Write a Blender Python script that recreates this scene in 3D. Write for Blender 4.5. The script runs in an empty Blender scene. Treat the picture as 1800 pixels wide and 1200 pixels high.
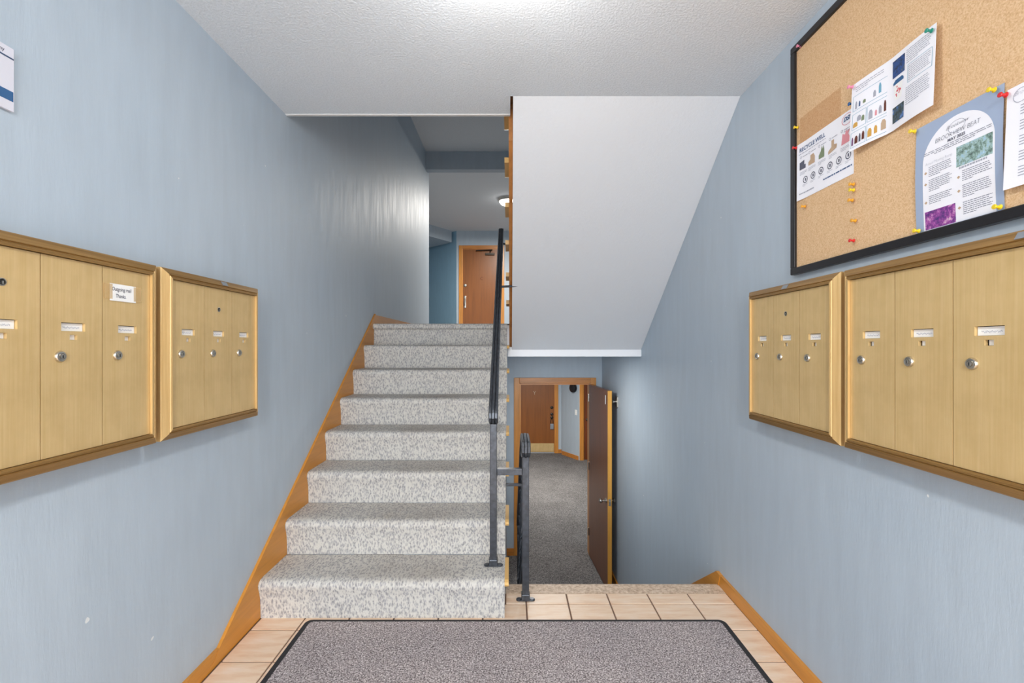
import bpy, bmesh, math, random
from mathutils import Vector, Matrix

random.seed(7)
SC = bpy.context.scene
COL = SC.collection
PI = math.pi

# ------------------------------------------------------------------ camera
EYE = 1.26
cam_d = bpy.data.cameras.new('camera')
cam_d.sensor_width = 36.0
cam_d.lens = 36.0 * 805.0 / 1800.0
cam_d.shift_x = 3.0 / 1800.0
cam_d.shift_y = 10.0 / 1800.0
cam_d.clip_start = 0.02
cam = bpy.data.objects.new('camera', cam_d)
cam.location = (0, 0, EYE)
cam.rotation_euler = (PI / 2, 0, 0)
COL.objects.link(cam)
SC.camera = cam

# ------------------------------------------------------------------ world, lights, exposure
world = bpy.data.worlds.new('World')
SC.world = world
world.use_nodes = True
bg = world.node_tree.nodes['Background']
bg.inputs[0].default_value = (0.75, 0.85, 1.0, 1)
bg.inputs[1].default_value = 1.0

def area_light(name, loc, rot, sx, sy, power, color):
    d = bpy.data.lights.new(name, 'AREA')
    d.shape = 'RECTANGLE'
    d.size, d.size_y = sx, sy
    d.energy = power
    d.color = color
    o = bpy.data.objects.new(name, d)
    o.location = loc
    o.rotation_euler = rot
    COL.objects.link(o)
    return o

def point_light(name, loc, radius, power, color):
    d = bpy.data.lights.new(name, 'POINT')
    d.shadow_soft_size = radius
    d.energy = power
    d.color = color
    o = bpy.data.objects.new(name, d)
    o.location = loc
    COL.objects.link(o)
    return o

# daylight that enters by the glazed entrance behind the camera
DAYLIGHT = area_light('entrance_daylight', (-0.03, -5.3, 1.14), (PI / 2, 0, 0), 2.2, 2.2, 195, (0.90, 0.95, 1.0))
FOYER_LAMP = 6.5
ADDED_ENTRY_LAMP = 80  # added lamp behind the camera, evens out the foyer light
UPPER_LAMP = 110
ADDED_LOWER_LAMP = 70  # unseen lamp, put in to light the lower hall
STAIRWELL_FILL = 8  # added light under the landing, brightens the lower stairwell

SC.view_settings.view_transform = 'Standard'
SC.view_settings.look = 'None'
SC.view_settings.gamma = 1.0
SC.view_settings.use_curve_mapping = False
SC.view_settings.exposure = 0.50
try:
    SC.cycles.use_denoising = True
    SC.cycles.max_bounces = 10
    SC.cycles.diffuse_bounces = 7
    SC.cycles.glossy_bounces = 4
except Exception:
    pass

# ------------------------------------------------------------------ colour and material helpers
def srgb(r, g, b):
    def f(c):
        c = c / 255.0
        return c / 12.92 if c <= 0.04045 else ((c + 0.055) / 1.055) ** 2.4
    return (f(r), f(g), f(b), 1.0)

MATS = {}

class NT:
    def __init__(self, name, rough=0.6, metal=0.0, spec=0.5):
        m = bpy.data.materials.new(name)
        m.use_nodes = True
        self.m = m
        self.t = m.node_tree
        self.p = self.t.nodes['Principled BSDF']
        self.p.inputs['Roughness'].default_value = rough
        self.p.inputs['Metallic'].default_value = metal
        self.p.inputs['Specular IOR Level'].default_value = spec
        MATS[name] = m
    def n(self, kind, **kw):
        nd = self.t.nodes.new(kind)
        for k, v in kw.items():
            setattr(nd, k, v)
        return nd
    def l(self, a, b):
        self.t.links.new(a, b)
    def coords(self, scale=(1, 1, 1), kind='Object'):
        tc = self.n('ShaderNodeTexCoord')
        mp = self.n('ShaderNodeMapping')
        mp.inputs['Scale'].default_value = scale
        self.l(tc.outputs[kind], mp.inputs['Vector'])
        return mp.outputs['Vector']
    def noise(self, vec, scale, detail=4, rough=0.55):
        nz = self.n('ShaderNodeTexNoise')
        nz.inputs['Scale'].default_value = scale
        nz.inputs['Detail'].default_value = detail
        nz.inputs['Roughness'].default_value = rough
        self.l(vec, nz.inputs['Vector'])
        return nz.outputs['Fac']
    def ramp(self, fac, stops):
        r = self.n('ShaderNodeValToRGB')
        e = r.color_ramp.elements
        while len(e) < len(stops):
            e.new(0.5)
        for el, (p, c) in zip(e, stops):
            el.position = p
            el.color = c
        self.l(fac, r.inputs['Fac'])
        return r.outputs['Color']
    def mix(self, fac, a, b, mode='MIX'):
        x = self.n('ShaderNodeMix', data_type='RGBA', blend_type=mode)
        if isinstance(fac, float):
            x.inputs[0].default_value = fac
        else:
            self.l(fac, x.inputs[0])
        for i, c in ((6, a), (7, b)):
            if isinstance(c, tuple):
                x.inputs[i].default_value = c
            else:
                self.l(c, x.inputs[i])
        return x.outputs[2]
    def math(self, op, a, b=0.0):
        x = self.n('ShaderNodeMath', operation=op)
        for i, c in ((0, a), (1, b)):
            if isinstance(c, (int, float)):
                x.inputs[i].default_value = c
            else:
                self.l(c, x.inputs[i])
        return x.outputs[0]
    def color(self, c):
        if isinstance(c, tuple):
            self.p.inputs['Base Color'].default_value = c
        else:
            self.l(c, self.p.inputs['Base Color'])
        return self
    def bump(self, h, strength, dist=0.01):
        b = self.n('ShaderNodeBump')
        b.inputs['Strength'].default_value = strength
        b.inputs['Distance'].default_value = dist
        self.l(h, b.inputs['Height'])
        self.l(b.outputs['Normal'], self.p.inputs['Normal'])
        return self
    def rough(self, r):
        self.l(r, self.p.inputs['Roughness'])
        return self

def plain(name, c, rough=0.6, metal=0.0, spec=0.5):
    k = NT(name, rough, metal, spec)
    k.color(c)
    return k.m

def scaled(c, f):
    return (min(1, c[0] * f), min(1, c[1] * f), min(1, c[2] * f), 1)

def wood(name, base, rough=0.35, axis='z', scale=1.0, contrast=0.25):
    k = NT(name, rough)
    s = {'x': (1.5, 22, 22), 'y': (22, 1.5, 22), 'z': (22, 22, 1.5)}[axis]
    v = k.coords(tuple(a * scale for a in s))
    f = k.noise(v, 1.6, 6, 0.62)
    k.color(k.ramp(f, [(0.28, scaled(base, 1 - contrast)), (0.5, base), (0.75, scaled(base, 1 + contrast * 0.8))]))
    k.bump(f, 0.05, 0.004)
    return k.m

# painted walls: satin pale blue with faint roller streaks and a few chips
def wall_paint(name, base, rough):
    k = NT(name, rough)
    v = k.coords((6, 6, 0.9))
    f = k.noise(v, 3.0, 5, 0.6)
    v2 = k.coords((1, 1, 1))
    g = k.noise(v2, 0.9, 3, 0.5)
    c = k.ramp(f, [(0.3, scaled(base, 0.955)), (0.7, scaled(base, 1.04))])
    c2 = k.ramp(g, [(0.35, (0.93, 0.955, 0.98, 1)), (0.65, (1, 1, 1, 1))])
    c3 = k.mix(1.0, c, c2, 'MULTIPLY')
    sp = k.noise(v2, 26.0, 1, 0.4)
    spm = k.ramp(sp, [(0.835, (0, 0, 0, 1)), (0.842, (1, 1, 1, 1))])
    k.color(k.mix(spm, c3, srgb(225, 228, 228)))
    h = k.noise(k.coords((60, 60, 9)), 1.6, 4, 0.65)
    k.bump(h, 0.15, 0.004)
    r = k.ramp(f, [(0.3, (rough - 0.03,) * 3 + (1,)), (0.7, (rough + 0.08,) * 3 + (1,))])
    k.rough(r)
    return k.m

wall_paint('paint', srgb(184, 196, 206), 0.54)
wall_paint('paint_blue', srgb(150, 188, 210), 0.5)

# sprayed ceiling texture
k = NT('ceiling_texture', 0.92, 0, 0.2)
v = k.coords()
f = k.noise(v, 110, 4, 0.62)
k.color(k.ramp(f, [(0.3, srgb(222, 228, 233)), (0.7, srgb(236, 241, 246))]))
k.bump(k.ramp(f, [(0.38, (0, 0, 0, 1)), (0.66, (1, 1, 1, 1))]), 0.38, 0.008)
k = NT('soffit_white', 0.75, 0, 0.3)
v = k.coords()
f = k.noise(v, 55, 4, 0.62)
k.color(srgb(222, 224, 227))
k.bump(f, 0.25, 0.008)
plain('white_gloss', srgb(242, 243, 245), 0.4)
plain('white_edge', srgb(226, 224, 221), 0.6)

wood('trim_wood', srgb(206, 138, 52), 0.33, 'y', 1.0, 0.14)
wood('trim_wood_v', srgb(208, 140, 64), 0.33, 'z')
wood('trim_wood_x', srgb(198, 128, 58), 0.33, 'x')
wood('cap_wood', srgb(226, 180, 108), 0.38, 'y', 1.0, 0.12)
wood('stringer_wood', srgb(168, 110, 56), 0.4, 'y')
wood('door_wood', srgb(140, 82, 32), 0.36, 'z', 0.6, 0.2)
wood('door_wood_dark', srgb(124, 70, 34), 0.30, 'z', 0.6, 0.22)
wood('door_edge', srgb(222, 162, 70), 0.4, 'z', 1.0, 0.12)
wood('door_wood_red', srgb(120, 62, 30), 0.35, 'z', 0.6, 0.3)

# stair carpet: pale grey with elongated grey flecks, soiled along the walking line
def carpet(name, light, dark, soil):
    k = NT(name, 0.95, 0, 0.1)
    v = k.coords((1.0, 0.45, 1.0), 'UV')
    dv = k.n('ShaderNodeVectorMath', operation='ADD')
    wn = k.n('ShaderNodeTexNoise')
    wn.inputs['Scale'].default_value = 75
    wn.inputs['Detail'].default_value = 2
    k.l(v, wn.inputs['Vector'])
    sc = k.n('ShaderNodeVectorMath', operation='SCALE')
    sc.inputs['Scale'].default_value = 0.015
    k.l(wn.outputs['Color'], sc.inputs[0])
    k.l(v, dv.inputs[0])
    k.l(sc.outputs[0], dv.inputs[1])
    vo = k.n('ShaderNodeTexVoronoi', feature='F1')
    vo.inputs['Scale'].default_value = 122
    vo.inputs['Randomness'].default_value = 0.95
    k.l(dv.outputs[0], vo.inputs['Vector'])
    spots = k.ramp(vo.outputs['Distance'], [(0.20, (0.9, 0.9, 0.9, 1)), (0.66, (0, 0, 0, 1))])
    big = k.noise(k.coords((1, 1, 1), 'UV'), 7, 2, 0.5)
    tint = k.ramp(vo.outputs['Color'], [(0.25, scaled(dark, 0.9)), (0.75, scaled(dark, 1.25))])
    c = k.mix(spots, light, tint)
    fine = k.noise(k.coords((330, 200, 1), 'UV'), 1.0, 2, 0.6)
    c = k.mix(1.0, c, k.ramp(fine, [(0.3, (0.86, 0.86, 0.86, 1)), (0.7, (1.06, 1.06, 1.06, 1))]), 'MULTIPLY')
    if soil:
        at = k.n('ShaderNodeAttribute', attribute_name='soil')
        m = k.math('MULTIPLY', at.outputs['Fac'], k.math('ADD', k.math('MULTIPLY', big, 0.7), 0.12))
        c = k.mix(m, c, srgb(142, 130, 118))
    k.color(c)
    k.bump(fine, 0.35, 0.004)
    return k.m
carpet('stair_carpet', srgb(210, 206, 198), srgb(144, 142, 145), True)

k = NT('hall_carpet', 0.97, 0, 0.1)
v = k.coords()
f = k.noise(v, 95, 3, 0.7)
g = k.noise(v, 2.2, 3, 0.5)
c = k.ramp(f, [(0.33, srgb(62, 61, 63)), (0.5, srgb(112, 110, 110)), (0.68, srgb(160, 158, 156))])
k.color(k.mix(1.0, c, k.ramp(g, [(0.3, (0.82, 0.81, 0.80, 1)), (0.7, (1.08, 1.08, 1.08, 1))]), 'MULTIPLY'))
k.bump(f, 0.4, 0.006)

k = NT('mat_pile', 0.98, 0, 0.1)
v = k.coords()
f = k.noise(v, 170, 2, 0.85)
g = k.noise(v, 3.0, 3, 0.5)
c = k.ramp(f, [(0.36, srgb(84, 77, 77)), (0.47, srgb(150, 140, 139)), (0.57, srgb(192, 182, 180)), (0.68, srgb(240, 234, 230))])
k.color(k.mix(1.0, c, k.ramp(g, [(0.3, (0.92, 0.92, 0.94, 1)), (0.7, (1.06, 1.05, 1.05, 1))]), 'MULTIPLY'))
k.bump(f, 0.6, 0.006)
plain('mat_rubber', srgb(40, 40, 43), 0.75)

k = NT('tile_glaze', 0.42)
oi = k.n('ShaderNodeObjectInfo')
v = k.coords((1.6, 7.5, 1))
ad = k.n('ShaderNodeVectorMath', operation='ADD')
k.l(v, ad.inputs[0])
k.l(oi.outputs['Location'], ad.inputs[1])
sc2 = k.n('ShaderNodeVectorMath', operation='SCALE')
sc2.inputs['Scale'].default_value = 3.0
k.l(ad.outputs[0], sc2.inputs[0])
f = k.noise(sc2.outputs[0], 1.3, 4, 0.6)
k.color(k.ramp(f, [(0.3, srgb(226, 188, 154)), (0.5, srgb(236, 207, 178)), (0.72, srgb(242, 220, 200))]))
plain('grout', srgb(128, 100, 84), 0.9)

k = NT('stone', 0.55)
v = k.coords()
f = k.noise(v, 60, 5, 0.75)
k.color(k.ramp(f, [(0.3, srgb(150, 122, 100)), (0.5, srgb(206, 180, 154)), (0.7, srgb(234, 216, 196))]))
k.bump(f, 0.3, 0.004)

k = NT('cork', 0.9, 0, 0.15)
v = k.coords()
f = k.noise(v, 260, 3, 0.7)
c = k.ramp(f, [(0.28, srgb(196, 154, 112)), (0.5, srgb(220, 184, 142)), (0.72, srgb(234, 204, 168))])
# darker, unfaded rectangle where an older sheet used to hang
sep = k.n('ShaderNodeSeparateXYZ')
tc = k.n('ShaderNodeTexCoord')
k.l(tc.outputs['Object'], sep.inputs[0])
def inside(s, lo, hi):
    return k.math('MULTIPLY', k.math('GREATER_THAN', s, lo), k.math('LESS_THAN', s, hi))
CORK_MASK = (k, sep, c, inside)

k2 = NT('brass_door', 0.45, 0.30)
v = k2.coords((40, 120, 3.0))
f = k2.noise(v, 1.4, 5, 0.65)
g = k2.noise(k2.coords((1, 1, 1)), 9, 4, 0.6)
c = k2.ramp(f, [(0.3, srgb(216, 184, 126)), (0.7, srgb(226, 196, 142))])
k2.color(k2.mix(1.0, c, k2.ramp(g, [(0.3, (0.90, 0.89, 0.86, 1)), (0.6, (1, 1, 1, 1))]), 'MULTIPLY'))
k2.bump(f, 0.05, 0.002)
k2 = NT('brass_stile', 0.42, 0.35)
v = k2.coords((120, 120, 3.0))
f = k2.noise(v, 1.3, 5, 0.6)
k2.color(k2.ramp(f, [(0.3, srgb(204, 166, 106)), (0.7, srgb(224, 190, 132))]))
k2 = NT('rail_dark_reflection', 0.40, 0.4)  # top and bottom rails: dark reflections of brushed brass put into the colour
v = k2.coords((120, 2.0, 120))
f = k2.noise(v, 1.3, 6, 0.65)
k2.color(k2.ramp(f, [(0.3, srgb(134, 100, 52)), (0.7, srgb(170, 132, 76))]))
plain('mail_dark', srgb(40, 30, 20), 0.8)
plain('card_white', srgb(244, 244, 242), 0.7)
plain('steel', srgb(205, 200, 190), 0.28, 1.0)
plain('steel_dark', srgb(60, 55, 50), 0.4, 0.8)
plain('black_hole', srgb(12, 11, 10), 0.8)
plain('tag_grey', srgb(150, 156, 164), 0.35, 0.4)

k2 = NT('rail_black', 0.32, 0.4)
v = k2.coords((30, 30, 30))
f = k2.noise(v, 1.5, 4, 0.6)
k2.color(k2.ramp(f, [(0.3, srgb(56, 58, 63)), (0.7, srgb(80, 84, 91))]))
plain('frame_black', srgb(28, 27, 30), 0.35)
plain('paper', srgb(240, 240, 246), 0.7, 0, 0.2)
plain('paper_blue', srgb(158, 174, 200), 0.45)
plain('ink', srgb(96, 98, 112), 0.8, 0, 0.1)
plain('ink_soft', srgb(136, 138, 152), 0.8, 0, 0.1)
plain('ink_dark', srgb(36, 38, 70), 0.8, 0, 0.1)
plain('ink_light', srgb(168, 170, 182), 0.8, 0, 0.1)
plain('ink_blue', srgb(82, 104, 140), 0.8, 0, 0.1)
plain('ink_red', srgb(214, 92, 104), 0.8, 0, 0.1)
plain('ink_pink', srgb(222, 150, 158), 0.8, 0, 0.1)
plain('ink_teal', srgb(120, 168, 190), 0.8, 0, 0.1)
plain('ink_green', srgb(128, 140, 112), 0.8, 0, 0.1)
plain('ink_tan', srgb(190, 164, 138), 0.8, 0, 0.1)
plain('ink_purple', srgb(120, 84, 120), 0.8, 0, 0.1)
plain('ink_amber', srgb(206, 160, 84), 0.8, 0, 0.1)
plain('ink_brown', srgb(104, 62, 54), 0.8, 0, 0.1)
plain('sign_white', srgb(216, 216, 226), 0.5)
plain('sign_navy', srgb(44, 70, 104), 0.5)
plain('sign_blue', srgb(38, 92, 142), 0.5)

def photo_mat(name, scale, stops):
    k = NT(name, 0.6)
    f = k.noise(k.coords(), scale, 5, 0.75)
    k.color(k.ramp(f, stops))
    return k.m
photo_mat('photo_tree', 70, [(0.36, srgb(74, 92, 90)), (0.46, srgb(120, 150, 140)), (0.54, srgb(170, 196, 196)), (0.62, srgb(150, 190, 216)), (0.7, srgb(210, 226, 230))])
photo_mat('photo_flower', 60, [(0.36, srgb(66, 42, 110)), (0.48, srgb(128, 58, 140)), (0.56, srgb(176, 90, 170)), (0.62, srgb(206, 170, 200)), (0.7, srgb(226, 200, 190))])
photo_mat('photo_blue', 55, [(0.38, srgb(30, 44, 66)), (0.5, srgb(36, 78, 146)), (0.6, srgb(60, 76, 96)), (0.7, srgb(150, 160, 170))])
photo_mat('photo_dark', 60, [(0.38, srgb(40, 56, 60)), (0.5, srgb(70, 86, 92)), (0.58, srgb(58, 110, 180)), (0.7, srgb(200, 204, 210))])

PIN = {'yellow': srgb(240, 208, 40), 'red': srgb(214, 40, 40), 'blue': srgb(26, 88, 146), 'pink': srgb(232, 140, 170),
       'green': srgb(24, 140, 120), 'orange': srgb(226, 160, 40)}
for nm, c in PIN.items():
    plain('pin_' + nm, c, 0.3)
k2 = NT('tape', 0.3)
k2.color(srgb(226, 196, 140))
k2.p.inputs['Alpha'].default_value = 0.35

def emit(name, c, s):
    m = bpy.data.materials.new(name)
    m.use_nodes = True
    p = m.node_tree.nodes['Principled BSDF']
    p.inputs['Base Color'].default_value = c
    p.inputs['Emission Color'].default_value = c
    p.inputs['Emission Strength'].default_value = s
    MATS[name] = m
emit('lamp_glass', (1, 0.97, 0.92, 1), 9.0)
# clear glazing: mostly transparent with a faint mirror
m = bpy.data.materials.new('glass')
m.use_nodes = True
nt = m.node_tree
nt.nodes.clear()
o_ = nt.nodes.new('ShaderNodeOutputMaterial')
tr = nt.nodes.new('ShaderNodeBsdfTransparent')
gl = nt.nodes.new('ShaderNodeBsdfGlossy')
gl.inputs['Roughness'].default_value = 0.02
mx = nt.nodes.new('ShaderNodeMixShader')
mx.inputs[0].default_value = 0.06
nt.links.new(tr.outputs[0], mx.inputs[1])
nt.links.new(gl.outputs[0], mx.inputs[2])
nt.links.new(mx.outputs[0], o_.inputs[0])
MATS['glass'] = m

# ------------------------------------------------------------------ mesh helpers
RS = {}

def finish(bm, name, mats, smooth=None):
    bmesh.ops.remove_doubles(bm, verts=bm.verts, dist=1e-6)
    bmesh.ops.recalc_face_normals(bm, faces=bm.faces)
    me = bpy.data.meshes.new(name)
    bm.to_mesh(me)
    bm.free()
    if isinstance(mats, str):
        mats = [mats]
    for a in mats:
        me.materials.append(MATS[a])
    if smooth is not None:
        for p in me.polygons:
            p.use_smooth = True
        try:
            me.set_sharp_from_angle(angle=math.radians(smooth))
        except Exception:
            pass
    return me

def obj(name, bm, mats, parent=None, loc=None, smooth=None):
    """links a bmesh given in build space (world, or local to the root thing) as one object with its origin at its base"""
    me = finish(bm, name, mats, smooth)
    if loc is None:
        xs = [v.co for v in me.vertices]
        lo = [min(c[i] for c in xs) for i in range(3)]
        hi = [max(c[i] for c in xs) for i in range(3)]
        loc = Vector(((lo[0] + hi[0]) / 2, (lo[1] + hi[1]) / 2, lo[2]))
    loc = Vector(loc)
    me.transform(Matrix.Translation(-loc))
    o = bpy.data.objects.new(name, me)
    COL.objects.link(o)
    RS[o] = loc
    if parent is not None:
        o.parent = parent
        o.location = loc - RS[parent]
    else:
        o.location = loc
    return o

def copy_part(src, parent, loc):
    c = src.copy()
    COL.objects.link(c)
    c.parent = parent
    c.location = Vector(loc) - (RS[parent] if parent else Vector())
    RS[c] = Vector(loc)
    return c

def tag(o, label=None, cat=None, group=None, kind=None):
    for k_, v_ in (('label', label), ('category', cat), ('group', group), ('kind', kind)):
        if v_:
            o[k_] = v_
    return o

def thing(name, label, cat, loc, rotz=0.0, local=False, group=None, kind=None):
    o = bpy.data.objects.new(name, None)
    o.empty_display_size = 0.05
    COL.objects.link(o)
    o.location = loc
    o.rotation_euler = (0, 0, rotz)
    RS[o] = Vector((0, 0, 0)) if local else Vector(loc)
    return tag(o, label, cat, group, kind)

def structure(name, bm, mats, label=None, smooth=None, cat=None):
    o = obj(name, bm, mats, smooth=smooth)
    return tag(o, label, cat, kind='structure')

def B():
    return bmesh.new()

def box(bm, x0, x1, y0, y1, z0, z1, bev=0.0, mi=0):
    r = bmesh.ops.create_cube(bm, size=1.0)
    vs = r['verts']
    for v in vs:
        v.co = Vector(((x0 + x1) / 2 + v.co.x * (x1 - x0), (y0 + y1) / 2 + v.co.y * (y1 - y0), (z0 + z1) / 2 + v.co.z * (z1 - z0)))
    fs = {f for v in vs for f in v.link_faces}
    for f in fs:
        f.material_index = mi
    if bev:
        es = {e for v in vs for e in v.link_edges}
        bmesh.ops.bevel(bm, geom=list(es), offset=bev, segments=2, affect='EDGES', profile=0.6)
    return bm

def bx(*a, **k_):
    return box(B(), *a, **k_)

def prism_x(bm, pts, x0, x1, mi=0):
    """pts: polygon in (y, z), extruded along x"""
    a = [bm.verts.new((x0, y, z)) for y, z in pts]
    b = [bm.verts.new((x1, y, z)) for y, z in pts]
    fs = [bm.faces.new(a), bm.faces.new(list(reversed(b)))]
    n = len(pts)
    for i in range(n):
        fs.append(bm.faces.new((a[i], b[i], b[(i + 1) % n], a[(i + 1) % n])))
    for f in fs:
        f.material_index = mi
    return bm

def prism_z(bm, pts, z0, z1, mi=0):
    a = [bm.verts.new((x, y, z0)) for x, y in pts]
    b = [bm.verts.new((x, y, z1)) for x, y in pts]
    fs = [bm.faces.new(a), bm.faces.new(list(reversed(b)))]
    n = len(pts)
    for i in range(n):
        fs.append(bm.faces.new((a[i], b[i], b[(i + 1) % n], a[(i + 1) % n])))
    for f in fs:
        f.material_index = mi
    return bm

def lathe(bm, prof, origin, axis, seg=16, mi=0):
    """prof: list of (radius, height) along axis"""
    ax = Vector(axis).normalized()
    u = ax.orthogonal().normalized()
    w = ax.cross(u)
    o = Vector(origin)
    rings = []
    for r, h in prof:
        if r < 1e-6:
            rings.append([bm.verts.new(o + ax * h)])
        else:
            rings.append([bm.verts.new(o + ax * h + (u * math.cos(2 * PI * i / seg) + w * math.sin(2 * PI * i / seg)) * r) for i in range(seg)])
    fs = []
    for a, b in zip(rings, rings[1:]):
        for i in range(seg):
            j = (i + 1) % seg
            if len(a) == 1 and len(b) == 1:
                continue
            if len(a) == 1:
                fs.append(bm.faces.new((a[0], b[i], b[j])))
            elif len(b) == 1:
                fs.append(bm.faces.new((a[i], b[0], a[j])))
            else:
                fs.append(bm.faces.new((a[i], b[i], b[j], a[j])))
    for ring in (rings[0], rings[-1]):
        if len(ring) > 1:
            fs.append(bm.faces.new(ring))
    for f in fs:
        f.material_index = mi
    return bm

def tube(bm, pts, r, seg=8, mi=0):
    pts = [Vector(p) for p in pts]
    rings = []
    prev_u = None
    for i, p in enumerate(pts):
        t = (pts[min(i + 1, len(pts) - 1)] - pts[max(i - 1, 0)]).normalized()
        if prev_u is None:
            u = t.orthogonal().normalized()
        else:
            u = (prev_u - t * prev_u.dot(t)).normalized()
        prev_u = u
        w = t.cross(u)
        rings.append([bm.verts.new(p + (u * math.cos(2 * PI * k_ / seg) + w * math.sin(2 * PI * k_ / seg)) * r) for k_ in range(seg)])
    for a, b in zip(rings, rings[1:]):
        for i in range(seg):
            j = (i + 1) % seg
            bm.faces.new((a[i], b[i], b[j], a[j])).material_index = mi
    bm.faces.new(rings[0]).material_index = mi
    bm.faces.new(list(reversed(rings[-1]))).material_index = mi
    return bm

def sweep_x(bm, prof, path, x):
    """sweeps prof (a across x, n along the outward normal) along path in the (y, z) plane"""
    rings = []
    for i, (y, z) in enumerate(path):
        y0, z0 = path[max(i - 1, 0)]
        y1, z1 = path[min(i + 1, len(path) - 1)]
        ty, tz = y1 - y0, z1 - z0
        L = math.hypot(ty, tz)
        ny, nz = -tz / L, ty / L
        rings.append([bm.verts.new((x + a, y + ny * n, z + nz * n)) for a, n in prof])
    m_ = len(prof)
    for a, b in zip(rings, rings[1:]):
        for i in range(m_):
            j = (i + 1) % m_
            bm.faces.new((a[i], b[i], b[j], a[j]))
    bm.faces.new(rings[0])
    bm.faces.new(list(reversed(rings[-1])))
    return bm

FONT_CACHE = {}
def text2d(body, size, align='LEFT', shear=0.0, bold=0.0):
    key = (body, size, align, shear, bold)
    if key not in FONT_CACHE:
        cu = bpy.data.curves.new('lettering', 'FONT')
        cu.body = body
        cu.size = size
        cu.align_x = align
        cu.shear = shear
        cu.offset = bold
        cu.resolution_u = 3
        to = bpy.data.objects.new('lettering', cu)
        COL.objects.link(to)
        dg = bpy.context.evaluated_depsgraph_get()
        ev = to.evaluated_get(dg)
        me = ev.to_mesh()
        FONT_CACHE[key] = ([(v.co.x, v.co.y) for v in me.vertices], [list(p.vertices) for p in me.polygons])
        ev.to_mesh_clear()
        bpy.data.objects.remove(to)
        bpy.data.curves.remove(cu)
    return FONT_CACHE[key]

def add_text(bm, fn, body, size, align='LEFT', shear=0.0, bold=0.0, sx=1.0):
    vs, ps = text2d(body, size, align, shear, bold)
    nv = [bm.verts.new(fn(x * sx, y)) for x, y in vs]
    for p in ps:
        try:
            bm.faces.new([nv[i] for i in p])
        except ValueError:
            pass
    return bm

# ------------------------------------------------------------------ dimensions (metres; x right, y into the picture, z up)
XL, XR = -1.176, 1.118          # foyer side walls
HC = 2.478                      # foyer ceiling
RUN, RISE = 0.2533, 0.1825
Y1 = 2.131                      # first riser
ZU = 8 * RISE                   # upper landing floor (1.46)
ZL = -7 * RISE                  # lower hall floor (-1.2775)
SLAB = 1.18                     # underside of the landing
HU = 3.98                       # upper ceiling
YBACK = -5.0

# ------------------------------------------------------------------ setting: shell
structure('wall_left', bx(XL - 0.12, XL, YBACK - 0.1, 6.62, -0.3, HU + 0.1), 'paint', 'pale blue painted wall with the left mailboxes and the stair')
structure('wall_right', bx(XR, XR + 0.12, YBACK - 0.1, 6.6, ZL - 0.1, HU + 0.1), 'paint', 'pale blue painted wall with the cork board and the right mailboxes')
bm = B()
box(bm, XL, -1.10, YBACK - 0.1, YBACK, 0, HC)
box(bm, 1.04, XR, YBACK - 0.1, YBACK, 0, HC)
box(bm, -1.10, 1.04, YBACK - 0.1, YBACK, 2.3, HC)
structure('wall_back', bm, 'paint')

# foyer ceiling: two depths, the right half meets the sloping soffit
bm = B()
prism_z(bm, [(XL, YBACK), (XR, YBACK), (XR, 2.223), (0.0, 2.223), (0.0, 2.405), (XL, 2.405)], HC, HC + 0.04)
ceil = structure('ceiling', bm, 'ceiling_texture', 'textured off-white ceiling over the foyer')
bm = B()
box(bm, XL, 0.0, 2.392, 2.412, HC - 0.004, HC + 0.2, 0.003)
tag(obj('corner_bead', bm, 'white_edge', ceil), 'smooth white edge of the ceiling')

# upper shaft and hall
structure('ceiling_upper', bx(XL, XR, 2.3, 6.42, HU, HU + 0.1), 'ceiling_texture')
structure('ceiling_hall', bx(-4.2, 3.2, 6.42, 11.9, HU, HU + 0.1), 'ceiling_texture')
structure('trim_1', bx(XL, XR, 6.366, 6.486, 3.731, HU, 0.002), 'paint', 'blue dropped beam across the upper landing ceiling')
structure('wall_over_foyer', bx(XL, -0.06, 2.3, 2.39, HC + 0.04, HU), 'paint')
structure('wall_over_stair', bx(-0.06, XR, 1.55, 1.65, HC + 0.04, HU), 'paint')
structure('ceiling_over_stair', bx(-0.06, XR, 1.65, 2.3, HU, HU + 0.1), 'ceiling_texture')
bm = B()
box(bm, -1.26, 3.2, 10.72, 10.84, ZU, HU)
structure('wall_far_upper', bm, 'paint', 'pale blue wall around the upper apartment door')
ang = Vector((-0.74, 0.68, 0)).normalized()
bm = B()
prism_z(bm, [(-1.26, 10.72), (-1.26, 10.84), (-1.26 + ang.x * 1.6, 10.84 + ang.y * 1.6), (-1.26 + ang.x * 1.6, 10.72 + ang.y * 1.6)], ZU, HU)
structure('wall_angled_upper', bm, 'paint_blue', 'stronger blue angled wall left of the upper door')
bm = B()
d_ = Vector((0.42, 0.58, 0)).normalized()
p1 = Vector((-1.37, 10.72, 0))
p0 = p1 - d_ * 2.4
n_ = Vector((-d_.y, d_.x, 0))
prism_z(bm, [(p0.x, p0.y), (p1.x, p1.y), (p1.x + n_.x * 0.06, p1.y + n_.y * 0.06 + 0.02), (-2.3, 11.58), (-3.5, 10.6)], 3.715, HU)
structure('trim_2', bm, 'paint', 'blue boxed bulkhead under the upper hall ceiling')
structure('wall_left_upper', bx(-4.3, -4.2, 6.5, 11.9, ZU, HU), 'paint')
structure('wall_right_upper', bx(3.2, 3.3, 6.5, 11.9, ZU, HU), 'paint')
bm = B()
box(bm, -4.2, XL - 0.12, 6.5, 6.62, ZU, HU)
box(bm, XR + 0.12, 3.2, 6.48, 6.6, ZU, HU)
structure('wall_near_upper', bm, 'paint')
structure('wall_end_upper', bx(-4.2, 3.2, 11.8, 11.9, ZU, HU), 'paint')

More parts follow.
